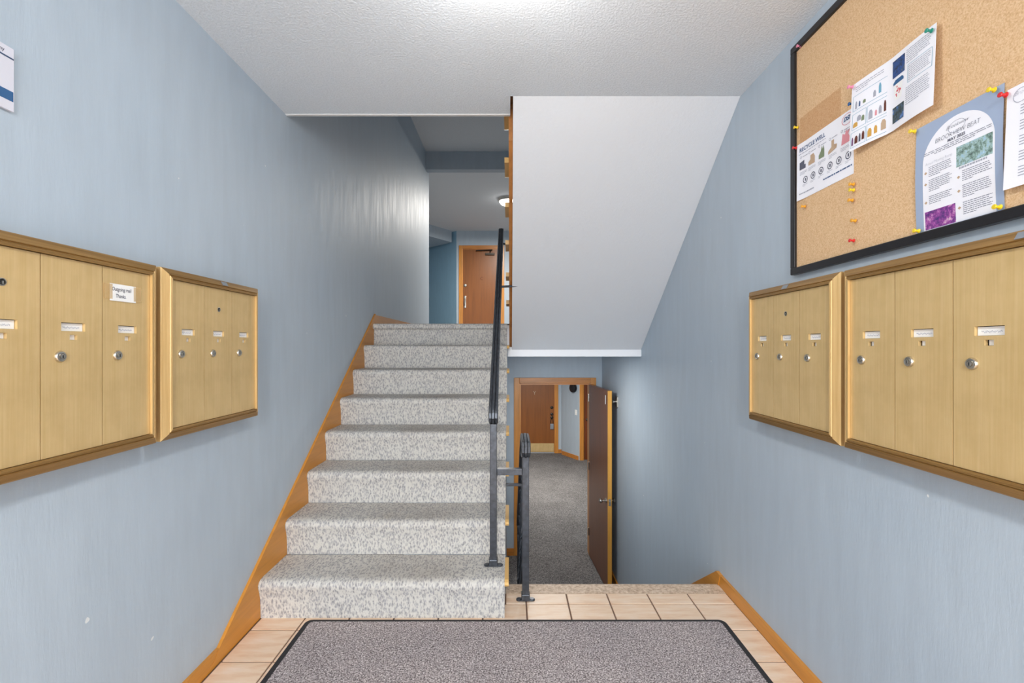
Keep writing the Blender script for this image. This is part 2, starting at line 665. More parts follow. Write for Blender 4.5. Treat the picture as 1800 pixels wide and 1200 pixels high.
# landing and upper hall slab
bm = B()
box(bm, XL, XR, 3.925, 5.60, SLAB, ZU - 0.012)
box(bm, -4.2, 3.2, 5.60, 11.9, SLAB, ZU - 0.012)
slab = structure('floor_upper', bm, 'white_gloss', 'upper landing slab between the two levels')
bm = B()
box(bm, XL, XR, 3.93, 6.6, ZU - 0.012, ZU)
box(bm, -4.2, 3.2, 6.6, 11.8, ZU - 0.012, ZU)
obj('carpet', bm, 'hall_carpet', slab)
structure('trim_3', bx(-0.022, XR, 3.905, 3.925, SLAB, 1.2385, 0.002), 'white_gloss', 'smooth white band along the lower edge of the sloping soffit')

# lower level
structure('floor_lower', bx(-2.2, 3.2, 2.3, 12.2, ZL - 0.1, ZL), 'hall_carpet', 'dark grey carpet of the lower hall')
YD = 5.59                       # wall with the open door
DX0, DX1, DZ = 0.118, 0.972, 0.8156
bm = B()
box(bm, XL - 0.12, DX0 - 0.02, YD, YD + 0.11, ZL, SLAB)
box(bm, DX1 + 0.02, 3.2, YD, YD + 0.11, ZL, SLAB)
box(bm, DX0 - 0.02, DX1 + 0.02, YD, YD + 0.11, DZ + 0.02, SLAB)
structure('wall_door_lower', bm, 'paint', 'blue wall around the open door at the foot of the stairs')
YF = 10.98
bm = B()
box(bm, -2.2, 1.225, YF, YF + 0.12, ZL, SLAB)
structure('wall_far_lower', bm, 'paint', 'blue wall around the far lower apartment door')
bm = B()
prism_z(bm, [(1.225, YF), (1.225, YF - 0.13), (1.54, 10.28), (1.62, 10.36), (1.30, YF + 0.10)], ZL, SLAB)
structure('wall_angled_lower', bm, 'paint', 'blue angled wall carrying the alarm bell')
bm = B()
box(bm, 1.54, 1.63, 10.28, 10.40, ZL, SLAB)
box(bm, 2.50, 3.2, 10.28, 10.40, ZL, SLAB)
box(bm, 1.63, 2.50, 10.28, 10.40, ZL + 2.09, SLAB)
structure('wall_side_lower', bm, 'paint')
structure('wall_left_lower', bx(-2.3, -2.2, 5.6, 12.2, ZL, SLAB), 'paint')
structure('wall_right_lower', bx(3.2, 3.3, 5.6, 12.2, ZL, SLAB), 'paint')

# wall that closes the side of the stair above the lower flight
bm = B()
prism_x(bm, [(2.25, -0.27), (2.46, 0.10), (Y1 + 7 * RUN, 1.17), (YD, 1.17), (YD, ZL), (2.25, ZL)], -0.085, -0.045)
structure('wall_stair_side', bm, 'paint')

# ------------------------------------------------------------------ floor of ceramic tiles
fl = structure('floor', bx(XL, XR, YBACK, 2.346, -0.25, -0.004), 'grout', 'peach ceramic tile floor of the foyer')
PIT = 0.2065
GX0 = 0.285 - 8 * PIT
GY0 = 2.2465 - 20 * 0.2055
TM = {}
def tile(x0, x1, y0, y1):
    key = (round(x1 - x0, 4), round(y1 - y0, 4))
    c = ((x0 + x1) / 2, (y0 + y1) / 2, -0.012)
    if key in TM:
        t = copy_part(TM[key], fl, c)
    else:
        bm_ = bx(x0, x1, y0, y1, -0.012, 0.0, 0.0015)
        t = obj('tile', bm_, 'tile_glaze', fl, c)
        TM[key] = t
G = 0.0038
xs = [GX0 + i * PIT for i in range(0, 14)]
ys = [GY0 + i * 0.2055 for i in range(0, 22)]
for j in range(len(ys) - 1):
    for i in range(len(xs) - 1):
        a0, a1 = max(xs[i], XL + 0.012), min(xs[i + 1], XR - 0.012)
        b0, b1 = max(ys[j], -1.1), min(ys[j + 1], 2.346)
        if a1 - a0 < 0.03 or b1 - b0 < 0.02:
            continue
        if b0 > 2.2 and a0 < -0.03:
            if a1 > 0.03:
                a0 = -0.024
            else:
                continue
        if b0 < 0.95 and -0.93 < a0 and a1 < 0.98 and b0 > 0.95:
            continue
        tile(a0 + G, a1 - G, b0 + G, b1 - G)

bm = B()
pr = [(2.35, -0.045), (2.35, 0.0), (2.43, 0.0), (2.447, -0.005), (2.454, -0.018), (2.454, -0.03), (2.447, -0.045)]
prism_x(bm, pr, -0.024, XR - 0.014)
tag(obj('stone_nosing', bm, 'stone', fl), 'speckled tan stone edge at the top of the lower stairs')

# ------------------------------------------------------------------ baseboards
structure('baseboard_left', prism_x(B(), [(YBACK, 0), (1.745, 0), (1.80, 0.03), (1.828, 0.0585), (YBACK, 0.0585)], XL, -1.163), 'trim_wood', 'orange-stained wooden baseboard on the left')
bm = B()
prism_x(bm, [(YBACK, 0.0), (2.44, 0.0), (2.405, 0.059), (YBACK, 0.059)], 1.1035, XR)
structure('baseboard_right', bm, 'trim_wood', 'orange-stained wooden baseboard along the tiles on the right')
bm = B()
prism_x(bm, [(2.442, -0.06), (2.408, 0.0595), (2.452, 0.0625), (2.452 + 1.62, 0.0625 - 0.72 * 1.62), (4.13, ZL), (3.95, ZL)], 1.1005, XR)
structure('trim_4', bm, 'trim_wood', 'orange wooden skirt running down beside the lower stairs')
structure('baseboard_landing', bx(XL, -1.163, 3.965, 6.61, ZU, 1.538), 'trim_wood')
structure('baseboard_lower', bx(-0.044, 0.044, YD - 0.014, YD, ZL, ZL + 0.085), 'trim_wood_x', 'wooden baseboard left of the lower doorway')
bm = B()
box(bm, XR - 0.014, XR, 4.14, YD - 0.02, ZL, ZL + 0.085)
structure('baseboard_lower_right', bm, 'trim_wood')
bm = B()
dd = Vector((1.54 - 1.225, 10.28 - 10.85, 0)).normalized()
nn = Vector((dd.y, -dd.x, 0))
a = Vector((1.225, 10.85, 0)); b = Vector((1.535, 10.29, 0))
prism_z(bm, [(a.x, a.y), (b.x, b.y), (b.x + nn.x * 0.014, b.y + nn.y * 0.014), (a.x + nn.x * 0.014, a.y + nn.y * 0.014)], ZL, ZL + 0.09)
box(bm, 1.153, 1.222, YF - 0.014, YF, ZL, ZL + 0.09)
structure('baseboard_far_lower', bm, 'trim_wood_x', 'wooden baseboard below the angled wall of the lower hall')

# ------------------------------------------------------------------ main stair
st = thing('staircase', 'grey flecked carpeted stair climbing from the tiles to the upper landing', 'staircase', (-0.6, Y1, 0.0))
SX0, SX1 = -1.162, -0.0265

def step_mesh(i, top):
    """one carpeted step: unrolled UVs, soil weight on the walking line"""
    bm_ = B()
    y0 = Y1 + i * RUN
    z0 = i * RISE
    zt = z0 + RISE
    back = 0.03
    if not top:
        prof = [(y0, z0), (y0 - 0.002, z0 + 0.06), (y0 - 0.006, z0 + 0.10), (y0 - 0.014, z0 + 0.13), (y0 - 0.021, z0 + 0.147),
                (y0 - 0.021, z0 + 0.160), (y0 - 0.014, z0 + 0.172), (y0 - 0.002, z0 + 0.179), (y0 + 0.02, zt),
                (y0 + 0.07, zt), (y0 + 0.13, zt), (y0 + 0.19, zt), (y0 + RUN - 0.004, zt)]
    else:
        prof = [(y0, z0), (y0, z0 + 0.07), (y0, zt - 0.046), (y0 - 0.022, zt - 0.046), (y0 - 0.03, zt - 0.038), (y0 - 0.032, zt - 0.02),
                (y0 - 0.026, zt - 0.006), (y0 - 0.012, zt), (y0 + 0.03, zt + 0.001)]
    nx = 28
    uvl = bm_.loops.layers.uv.new('UVMap')
    arc = [0.0]
    for a_, b_ in zip(prof, prof[1:]):
        arc.append(arc[-1] + math.hypot(a_[0] - b_[0], a_[1] - b_[1]))
    soil = bm_.verts.layers.float.new('soil')
    grid = []
    rnd = random.Random(i)
    for j, (y, z) in enumerate(prof):
        row = []
        for q in range(nx + 1):
            x = SX0 + (SX1 - SX0) * q / nx
            v = bm_.verts.new((x, y, z))
            c_ = math.exp(-((x + 0.50) / 0.25) ** 4)
            if not top:
                lvl = [0, 0, 0, 0, 0.02, 0.06, 0.2, 0.45, 0.62, 0.66, 0.55, 0.42, 0.5][j]
            else:
                lvl = 0.0
            v[soil] = c_ * lvl
            row.append(v)
        grid.append(row)
    for j in range(len(prof) - 1):
        for q in range(nx):
            f_ = bm_.faces.new((grid[j][q], grid[j][q + 1], grid[j + 1][q + 1], grid[j + 1][q]))
            for lp, (jj, qq) in zip(f_.loops, ((j, q), (j, q + 1), (j + 1, q + 1), (j + 1, q))):
                lp[uvl].uv = (SX0 + (SX1 - SX0) * qq / nx + i * 0.37, arc[jj] + i * 0.731)
    # closed sides and underside
    yb = prof[-1][0]
    low = z0
    for q in (0, nx):
        va = bm_.verts.new((grid[0][q].co.x, yb, low))
        ring = [grid[j][q] for j in range(len(prof))] + [va]
        f_ = bm_.faces.new(ring)
        for lp in f_.loops:
            lp[uvl].uv = (lp.vert.co.y, lp.vert.co.z)
    return bm_

for i in range(8):
    o = obj('step', step_mesh(i, i == 7), 'stair_carpet', st, smooth=50)
    if i == 7:
        tag(o, 'top step with a projecting carpeted lip')
# wooden return caps on the open ends of the treads
for i in range(7):
    y0 = Y1 + i * RUN
    zt = (i + 1) * RISE
    bm = B()
    pr = [(y0 + RUN - 0.03, zt - 0.03), (y0 + RUN - 0.03, zt - 0.002), (y0 + 0.0, zt - 0.002), (y0 - 0.018, zt - 0.008), (y0 - 0.024, zt - 0.016), (y0 - 0.018, zt - 0.026), (y0, zt - 0.03)]
    prism_x(bm, pr, -0.0262, -0.0075)
    o = obj('tread_cap', bm, 'cap_wood', st)
    if i == 0:
        tag(o, 'pale wooden end cap of a carpeted tread')
bm = B()
prism_x(bm, [(1.748, 0.0), (1.803, 0.03), (1.832, 0.0585), (3.955, 1.548), (3.965, 1.548), (3.965, 1.30), (2.2, 0.0)], XL + 0.0005, SX0 - 0.0005)
o = obj('stringer', bm, 'trim_wood', st)
tag(o, 'orange-stained skirt board along the left wall')
# drywall side that carries the open end of the flight
bm = B()
pts = [(Y1 + 0.02, 0.0)]
for i in range(7):
    y0 = Y1 + i * RUN
    pts += [(y0 + 0.02, (i + 1) * RISE - 0.04), (y0 + RUN + 0.02, (i + 1) * RISE - 0.04)]
pts += [(Y1 + 7 * RUN + 0.02, 1.10), (2.40, 0.0)]
prism_x(bm, pts, -0.044, -0.0268)
obj('side_panel', bm, 'paint', st)

# ------------------------------------------------------------------ flight that climbs on from the landing, over the lower stairs
uf = thing('upper_flight', 'white sloping underside of the next flight above the lower stairs', 'staircase', (0.56, 3.9, SLAB + 0.06))
SL = (HC - 1.2385) / (3.913 - 2.223)
bm = B()
prism_x(bm, [(2.223, HC), (3.913, 1.2385), (3.925, 1.2385), (3.925, 1.262), (2.243, HC + 0.03), (2.223, HC + 0.03)], 0.014, XR - 0.001)
o = obj('soffit', bm, 'soffit_white', uf)
tag(o, 'white textured sloping soffit')
for k_ in range(1, 8):
    yk = 3.913 - (k_ - 1) * RUN
    zt = ZU + k_ * RISE
    obj('step', bx(0.014, XR - 0.002, yk - RUN, yk, zt - RISE, zt, 0.012), 'stair_carpet', uf)
    bm = B()
    pr = [(yk - RUN + 0.03, zt - 0.034), (yk - RUN + 0.03, zt - 0.004), (yk + 0.01, zt - 0.004), (yk + 0.022, zt - 0.01), (yk + 0.027, zt - 0.019), (yk + 0.022, zt - 0.03), (yk + 0.01, zt - 0.034)]
    prism_x(bm, pr, -0.034, -0.0085)
    obj('tread_cap', bm, 'cap_wood', uf)
bm = B()
pts = [(1.9, HC + 0.25 + 0.05)]
pts = []
for k_ in range(7, 0, -1):
    yk = 3.913 - (k_ - 1) * RUN
    zt = ZU + k_ * RISE
    pts += [(yk - RUN, zt - 0.035), (yk, zt - 0.035)]
pts += [(3.913, 1.262), (2.425, 1.262 + (3.913 - 2.425) * SL), (2.425, HC + 0.055), (2.14, HC + 0.055)]
prism_x(bm, pts, -0.008, 0.0135)
o = obj('stringer', bm, 'stringer_wood', uf)
tag(o, 'brown wooden stringer on the open side')

# ------------------------------------------------------------------ stairs down
lf = thing('lower_flight', 'dark carpeted stairs going down behind the stone edge', 'staircase', (0.55, 2.46, ZL))
for j in range(1, 7):
    y0 = 2.436 + (j - 1) * RUN
    zt = -j * RISE
    obj('step', bx(-0.04, XR - 0.018, y0, y0 + RUN, ZL, zt, 0.01), 'hall_carpet', lf)

# ------------------------------------------------------------------ doors
def lock_rosette(bm_, x, y, z, r):
    lathe(bm_, [(r, 0), (r, 0.006), (r * 0.8, 0.012), (r * 0.45, 0.014), (r * 0.45, 0.022), (0, 0.022)], (x, y, z), (0, -1, 0), 14)

def knob_prof(s=1.0):
    return [(0.032 * s, 0), (0.032 * s, 0.004), (0.024 * s, 0.010), (0.011 * s, 0.016), (0.010 * s, 0.034), (0.022 * s, 0.042), (0.029 * s, 0.054), (0.026 * s, 0.066), (0.014 * s, 0.073), (0, 0.074)]

def frame_parts(root, x0, x1, ytop, z0, z1, cw, yf, depth, woodv, woodx):
    """casing around an opening x0..x1, z0..z1 with face at y = yf - 0.018"""
    ys_ = yf - 0.018
    def casing(xa, xb, za, zb, m_):
        bm_ = bx(xa, xb, ys_, yf, za, zb, 0.004)
        return obj('casing', bm_, m_, root)
    casing(x0 - cw, x0 - 0.006, z0, z1 + cw, woodv)
    casing(x1 + 0.006, x1 + cw, z0, z1 + cw, woodv)
    casing(x0 - 0.006, x1 + 0.006, z1 + 0.006, z1 + cw, woodx)
    for xa, xb in ((x0 - 0.006, x0 + 0.012), (x1 - 0.012, x1 + 0.006)):
        obj('jamb', bx(xa, xb, yf - 0.004, yf + depth, z0, z1), woodv, root)
    obj('jamb', bx(x0 + 0.012, x1 - 0.012, yf - 0.004, yf + depth, z1 - 0.014, z1 + 0.006), woodx, root)

# open door at the foot of the stairs
d1 = thing('door_1', 'brown wooden door standing open at the foot of the lower stairs', None, (0.55, YD, ZL), kind='structure')
frame_parts(d1, DX0, DX1, YD, ZL, DZ, 0.073, YD, 0.11, 'trim_wood_v', 'trim_wood_x')
# leaf, hinged on the right jamb and swung towards the stairs
H = Vector((0.957, 5.565, 0))
Fv = Vector((1.009, 4.745, 0))
t_ = (Fv - H).normalized()
nr = Vector((-t_.y, t_.x, 0))
if nr.x < 0:
    nr = -nr
TH = 0.044
bm = B()
zb, zt = ZL + 0.012, 0.808
q = [H, Fv, Fv + nr * TH, H + nr * TH]
va = [bm.verts.new((p.x, p.y, zb)) for p in q]
vb = [bm.verts.new((p.x, p.y, zt)) for p in q]
fs = [bm.faces.new(va), bm.faces.new(list(reversed(vb)))]
for i_ in range(4):
    f_ = bm.faces.new((va[i_], vb[i_], vb[(i_ + 1) % 4], va[(i_ + 1) % 4]))
    f_.material_index = {0: 0, 1: 1, 2: 0, 3: 1}[i_]
leaf = obj('leaf', bm, ['door_wood_dark', 'door_edge'], d1)
tag(leaf, 'dark brown face and pale edge of the open leaf')
kz = -0.35
kp = Fv - t_ * 0.065
bm = B()
lathe(bm, knob_prof(0.85), (kp.x, kp.y, kz), -nr, 16)
tag(obj('knob', bm, 'steel', leaf, smooth=40), 'satin steel knob')
bm = B()
kp2 = kp + nr * TH
lathe(bm, [(r_, h_ * 0.72) for r_, h_ in knob_prof(0.8)], (kp2.x, kp2.y, kz), nr, 16)
obj('knob', bm, 'steel', leaf, smooth=40)
bm = B()
ec = Fv + nr * (TH / 2)
for dz0, dz1, w_ in ((-0.035, 0.035, 0.0125),):
    p_ = [ec - nr * w_, ec + nr * w_]
    vs_ = [bm.verts.new((p_[0].x, p_[0].y - 0.002, kz + dz0)), bm.verts.new((p_[1].x, p_[1].y - 0.002, kz + dz0)), bm.verts.new((p_[1].x, p_[1].y - 0.002, kz + dz1)), bm.verts.new((p_[0].x, p_[0].y - 0.002, kz + dz1))]
    bm.faces.new(vs_)
box(bm, ec.x - 0.006, ec.x + 0.008, ec.y - 0.014, ec.y - 0.002, kz - 0.012, kz + 0.012)
obj('latch_plate', bm, 'steel', leaf)
# numeral on the face of the leaf
bm = B()
tp = Fv - t_ * 0.13 - nr * 0.0015
def leaf_map(x, y):
    # reads from the hinge towards the free edge
    p_ = tp + t_ * x
    return (p_.x, p_.y, 0.665 + y)
add_text(bm, leaf_map, '1', 0.125, 'LEFT', 0, 0.005, 1.5)
tag(obj('numeral', bm, 'card_white', leaf), 'white numeral 1')
for hz in (ZL + 0.25, ZL + 1.05, 0.6):
    bm = B()
    lathe(bm, [(0.008, 0), (0.008, 0.09)], (H.x - 0.004, H.y + 0.012, hz), (0, 0, 1), 10)
    obj('hinge', bm, 'steel', d1, smooth=40)

# far door of the lower hall
d2 = thing('door_2', 'brown apartment door with a brass kick plate at the end of the lower hall', None, (0.60, YF, ZL), kind='structure')
frame_parts(d2, 0.13, 1.066, YF, ZL, ZL + 2.09, 0.085, YF, 0.02, 'trim_wood_v', 'trim_wood_x')
leaf = obj('leaf', bx(0.145, 1.056, YF - 0.006, YF + 0.03, ZL + 0.02, ZL + 2.08, 0.002), 'door_wood', d2)
obj('kick_plate', bx(0.20, 1.045, YF - 0.012, YF - 0.005, ZL + 0.03, ZL + 0.235, 0.001), 'brass_door', leaf)
for zz in (-0.185, -0.345, -0.425):
    bm = B()
    lock_rosette(bm, 0.995, YF - 0.006, zz, 0.036)
    obj('lock', bm, 'steel_dark', leaf, smooth=40)
bm = B()
add_text(bm, lambda x, y: (0.545 + x, YF - 0.009, 0.125 + y), 'Y', 0.12, 'LEFT', 0, 0.001)
tag(obj('door_letter', bm, 'ink_tan', leaf), 'small brass door letter')
lb = thing('lock_box', 'grey key lock box hanging from the far lower door knob', 'lock box', (0.995, YF - 0.03, -0.70))
obj('body', bx(0.955, 1.035, YF - 0.05, YF - 0.012, -0.70, -0.57, 0.008), 'tag_grey', lb)
bm = B()
tube(bm, [(0.970, YF - 0.031, -0.575), (0.970, YF - 0.031, -0.50), (0.978, YF - 0.031, -0.45), (0.995, YF - 0.031, -0.432), (1.012, YF - 0.031, -0.45), (1.020, YF - 0.031, -0.50), (1.020, YF - 0.031, -0.575)], 0.009)
obj('shackle', bm, 'steel_dark', lb, smooth=40)

# dark side door of the lower hall
d4 = thing('door_4', 'dark reddish door beside the angled wall of the lower hall', None, (2.05, 10.28, ZL), kind='structure')
frame_parts(d4, 1.64, 2.49, 10.28, ZL, ZL + 2.08, 0.085, 10.28, 0.10, 'trim_wood_v', 'trim_wood_x')
leaf = obj('leaf', bx(1.655, 2.475, 10.31, 10.35, ZL + 0.01, ZL + 2.06), 'door_wood_red', d4)
bm = B()
lathe(bm, knob_prof(1.0), (1.73, 10.31, -0.37), (0, -1, 0), 14)
obj('knob', bm, 'steel_dark', leaf, smooth=40)

# upper apartment door
YU = 10.72
d3 = thing('door_3', 'orange-brown apartment door with a closer at the end of the upper hall', None, (-0.67, YU, ZU), kind='structure')
frame_parts(d3, -1.118, -0.226, YU, ZU, 3.555, 0.085, YU, 0.02, 'trim_wood_v', 'trim_wood_x')
leaf = obj('leaf', bx(-1.105, -0.239, YU - 0.006, YU + 0.03, ZU + 0.01, 3.545, 0.002), 'door_wood', d3)
cl = obj('closer', bx(-0.585, -0.365, YU - 0.055, YU - 0.007, 3.41, 3.455, 0.006), 'steel_dark', d3)
bm = B()
tube(bm, [(-0.47, YU - 0.04, 3.46), (-0.47, YU - 0.04, 3.50), (-0.42, YU - 0.06, 3.525)], 0.010)
tube(bm, [(-0.42, YU - 0.06, 3.525), (-0.80, YU - 0.05, 3.51)], 0.014)
obj('arm', bm, 'steel_dark', cl, smooth=40)
bm = B()
lock_rosette(bm, -1.055, YU - 0.006, 2.705, 0.036)
obj('lock', bm, 'steel', leaf, smooth=40)
bm = B()
box(bm, -1.085, -1.035, YU - 0.014, YU - 0.006, 2.18, 2.46, 0.004)
lathe(bm, [(0.02, 0), (0.02, 0.012), (0, 0.014)], (-1.06, YU - 0.014, 2.43), (0, -1, 0), 12)
tube(bm, [(-1.06, YU - 0.02, 2.39), (-1.06, YU - 0.06, 2.36), (-1.06, YU - 0.062, 2.27), (-1.06, YU - 0.02, 2.23)], 0.011)
obj('handle_set', bm, 'steel', leaf, smooth=40)
bm = B()
add_text(bm, lambda x, y: (-0.71 + x, YU - 0.009, 2.83 + y), 'C', 0.105, 'LEFT', 0, -0.001)
tag(obj('door_letter', bm, 'ink_brown', leaf), 'small dark letter C')

# glazed entrance behind the camera
w1 = thing('window_1', 'glazed entrance behind the camera', None, (-0.05, YBACK, 0), kind='structure')
for xa, xb in ((-1.10, -1.04), (-0.08, 0.02), (0.98, 1.04)):
    obj('mullion', bx(xa, xb, YBACK - 0.08, YBACK - 0.02, 0.0, 2.3), 'frame_black', w1)
for xa, xb in ((-1.04, -0.08), (0.02, 0.98)):
    obj('rail', bx(xa, xb, YBACK - 0.08, YBACK - 0.02, 0.0, 0.14), 'frame_black', w1)
    obj('rail', bx(xa, xb, YBACK - 0.08, YBACK - 0.02, 2.24, 2.3), 'frame_black', w1)
    obj('pane', bx(xa, xb, YBACK - 0.053, YBACK - 0.047, 0.14, 2.24), 'glass', w1)

# ------------------------------------------------------------------ entrance mat
mt = thing('entrance_mat', 'large grey speckled entrance mat with a black rubber border', 'mat', (0.02, 1.5, 0.0))
def rounded(x0, x1, y0, y1, r, seg=5):
    pts_ = []
    for cx_, cy_, a0 in ((x1 - r, y1 - r, 0), (x0 + r, y1 - r, 90), (x0 + r, y0 + r, 180), (x1 - r, y0 + r, 270)):
        for s_ in range(seg + 1):
            a_ = math.radians(a0 + 90 * s_ / seg)
            pts_.append((cx_ + r * math.cos(a_), cy_ + r * math.sin(a_)))
    return pts_
bm = B()
prism_z(bm, rounded(-0.937, 0.985, 0.86, 2.112, 0.03), 0.0, 0.004)
obj('rubber_border', bm, 'mat_rubber', mt)
bm = B()
prism_z(bm, rounded(-0.912, 0.960, 0.885, 2.090, 0.02), 0.004, 0.009)
obj('pile', bm, 'mat_pile', mt)

# ------------------------------------------------------------------ railings
PROF = [(-0.023, -0.012), (-0.023, 0.003), (-0.019, 0.010), (-0.010, 0.010), (-0.008, 0.005), (-0.006, 0.012), (0.006, 0.012), (0.008, 0.005), (0.010, 0.010), (0.019, 0.010), (0.023, 0.003), (0.023, -0.012)]
def post_foot(root, x, y, z):
    bm_ = B()
    box(bm_, x - 0.021, x + 0.021, y - 0.021, y + 0.021, z + 0.004, z + 0.036, 0.004)
    lathe(bm_, [(0.015, 0), (0.015, 0.005), (0.011, 0.008), (0, 0.008)], (x - 0.032, y, z), (0, 0, 1), 14)
    lathe(bm_, [(0.015, 0), (0.015, 0.005), (0.011, 0.008), (0, 0.008)], (x + 0.032, y, z), (0, 0, 1), 14)
    box(bm_, x - 0.032, x + 0.032, y - 0.014, y + 0.014, z, z + 0.006)
    obj('base_flange', bm_, 'rail_black', root)

RX = -0.0835
PY = 2.262
hr = thing('handrail', 'black metal handrail with a scrolled end beside the carpeted stair', 'handrail', (RX, PY, RISE))
path = [(2.315, 0.889), (2.285, 0.888), (2.258, 0.892), (2.238, 0.902), (2.227, 0.918), (2.228, 0.936), (2.240, 0.952), (2.262, 0.968), (2.32, 1.010), (2.6, 1.210), (3.4, 1.786), (4.15, 2.326)]
obj('rail', sweep_x(B(), PROF, path, RX), 'rail_black', hr, smooth=30)
obj('post', bx(RX - 0.017, RX + 0.017, PY - 0.017, PY + 0.017, RISE + 0.03, 0.882, 0.003), 'rail_black', hr)
post_foot(hr, RX, PY, RISE)
bm = B()
tube(bm, [(RX, 3.295, 1.694), (RX + 0.02, 3.295, 1.695), (0.062, 3.295, 1.702)], 0.008)
tag(obj('bracket', bm, 'rail_black', hr, smooth=40), 'thin stay reaching the white soffit')
bm = B()
tube(bm, [(RX, 4.0, 2.208), (RX + 0.01, 4.0, 2.165), (-0.03, 3.99, 2.155)], 0.010)
obj('bracket', bm, 'rail_black', hr, smooth=40)

LX = 0.076
LY = 2.284
lr = thing('handrail', 'black ornamental iron railing with a scrolled end going down the lower stairs', 'handrail', (LX, LY, 0.0))
path = [(2.33, 0.724), (2.30, 0.722), (2.262, 0.725), (2.240, 0.735), (2.226, 0.752), (2.226, 0.772), (2.238, 0.786), (2.262, 0.791), (2.42, 0.795), (2.475, 0.783), (2.52, 0.755), (2.6, 0.70), (3.2, 0.268), (3.93, -0.258)]
obj('rail', sweep_x(B(), PROF, path, LX), 'rail_black', lr, smooth=30)
obj('post', bx(LX - 0.017, LX + 0.017, LY - 0.017, LY + 0.017, 0.03, 0.716, 0.003), 'rail_black', lr)
post_foot(lr, LX, LY, 0.0)
obj('cross_bar', bx(RX + 0.0175, LX - 0.0175, 2.258, 2.286, 0.628, 0.660, 0.002), 'rail_black', lr)
def rz(y):
    return 0.70 - 0.72 * (y - 2.6)
yb = 2.50
kk = 0
while yb < 3.9:
    bm = B()
    zt = min(rz(yb), 0.76) - 0.012
    zb = rz(yb) - 0.70
    box(bm, LX - 0.007, LX + 0.007, yb - 0.007, yb + 0.007, zb, zt)
    obj('baluster', bm, 'rail_black', lr)
    if kk % 2 == 1:
        for sgn in (1, -1):
            pts = []
            for s_ in range(15):
                a_ = s_ / 14 * 1.6 * PI
                r_ = 0.075 * (1 - 0.045 * s_)
                pts.append((LX - 0.012 * math.sin(a_), yb + 0.06 + r_ * math.cos(a_) * sgn * 0.7, (zb + zt) / 2 + 0.12 * sgn + r_ * math.sin(a_) * sgn))
            obj('scroll', tube(B(), pts, 0.006, 6), 'rail_black', lr, smooth=60)
    kk += 1
    yb += 0.115
bm = B()
sweep_x(bm, [(-0.014, -0.012), (-0.014, 0.012), (0.014, 0.012), (0.014, -0.012)], [(2.47, rz(2.47) - 0.70), (3.93, rz(3.93) - 0.70)], LX)
obj('bottom_rail', bm, 'rail_black', lr)
obj('post', bx(LX - 0.017, LX + 0.017, 3.91, 3.944, ZL, rz(3.93) - 0.01, 0.003), 'rail_black', lr)
obj('bracket', bx(-0.024, LX - 0.004, 2.60, 2.62, 0.470, 0.484, 0.002), 'rail_black', lr)

# ------------------------------------------------------------------ mailboxes (local: x out of the wall, y to the right as seen, z up)
FR, DW, HH = 0.0345, 0.165, 0.561
FRONT, PANEL = 0.070, 0.062

def plate(bm_, ycuts, zcuts, holes, x0, x1):
    ny_, nz_ = len(ycuts) - 1, len(zcuts) - 1
    solid = lambda a_, b_: 0 <= a_ < ny_ and 0 <= b_ < nz_ and (a_, b_) not in holes
    for a_ in range(ny_):
        for b_ in range(nz_):
            if not solid(a_, b_):
                continue
            ya, yb_, za, zb_ = ycuts[a_], ycuts[a_ + 1], zcuts[b_], zcuts[b_ + 1]
            def F(*c):
                bm_.faces.new([bm_.verts.new(p_) for p_ in c])
            F((x1, ya, za), (x1, yb_, za), (x1, yb_, zb_), (x1, ya, zb_))
            F((x0, ya, za), (x0, ya, zb_), (x0, yb_, zb_), (x0, yb_, za))
            if not solid(a_ - 1, b_):
                F((x0, ya, za), (x1, ya, za), (x1, ya, zb_), (x0, ya, zb_))
            if not solid(a_ + 1, b_):
                F((x0, yb_, za), (x0, yb_, zb_), (x1, yb_, zb_), (x1, yb_, za))
            if not solid(a_, b_ - 1):
                F((x0, ya, za), (x0, yb_, za), (x1, yb_, za), (x1, ya, za))
            if not solid(a_, b_ + 1):
                F((x0, ya, zb_), (x1, ya, zb_), (x1, yb_, zb_), (x0, yb_, zb_))
    return bm_

RAILP = [(0.0, 0.0), (0.0, 0.054), (0.003, 0.057), (0.021, 0.0675), (0.0235, 0.0650), (0.026, 0.069), (0.0285, 0.069), (0.030, FRONT), (FR, FRONT), (FR, 0.0)]
def mitred(side, width):
    """one length of picture-frame moulding"""
    bm_ = B()
    ring = [[], []]
    for s_, w_ in RAILP:
        if side == 'bottom':
            p_ = ((w_, s_, s_), (w_, width - s_, s_))
        elif side == 'top':
            p_ = ((w_, s_, HH - s_), (w_, width - s_, HH - s_))
        elif side == 'left':
            p_ = ((w_, s_, s_), (w_, s_, HH - s_))
        else:
            p_ = ((w_, width - s_, s_), (w_, width - s_, HH - s_))
        for i_ in (0, 1):
            ring[i_].append(bm_.verts.new(p_[i_]))
    n = len(RAILP)
    for i_ in range(n):
        j_ = (i_ + 1) % n
        bm_.faces.new((ring[0][i_], ring[1][i_], ring[1][j_], ring[0][j_]))
    bm_.faces.new(ring[0])
    bm_.faces.new(list(reversed(ring[1])))
    return bm_

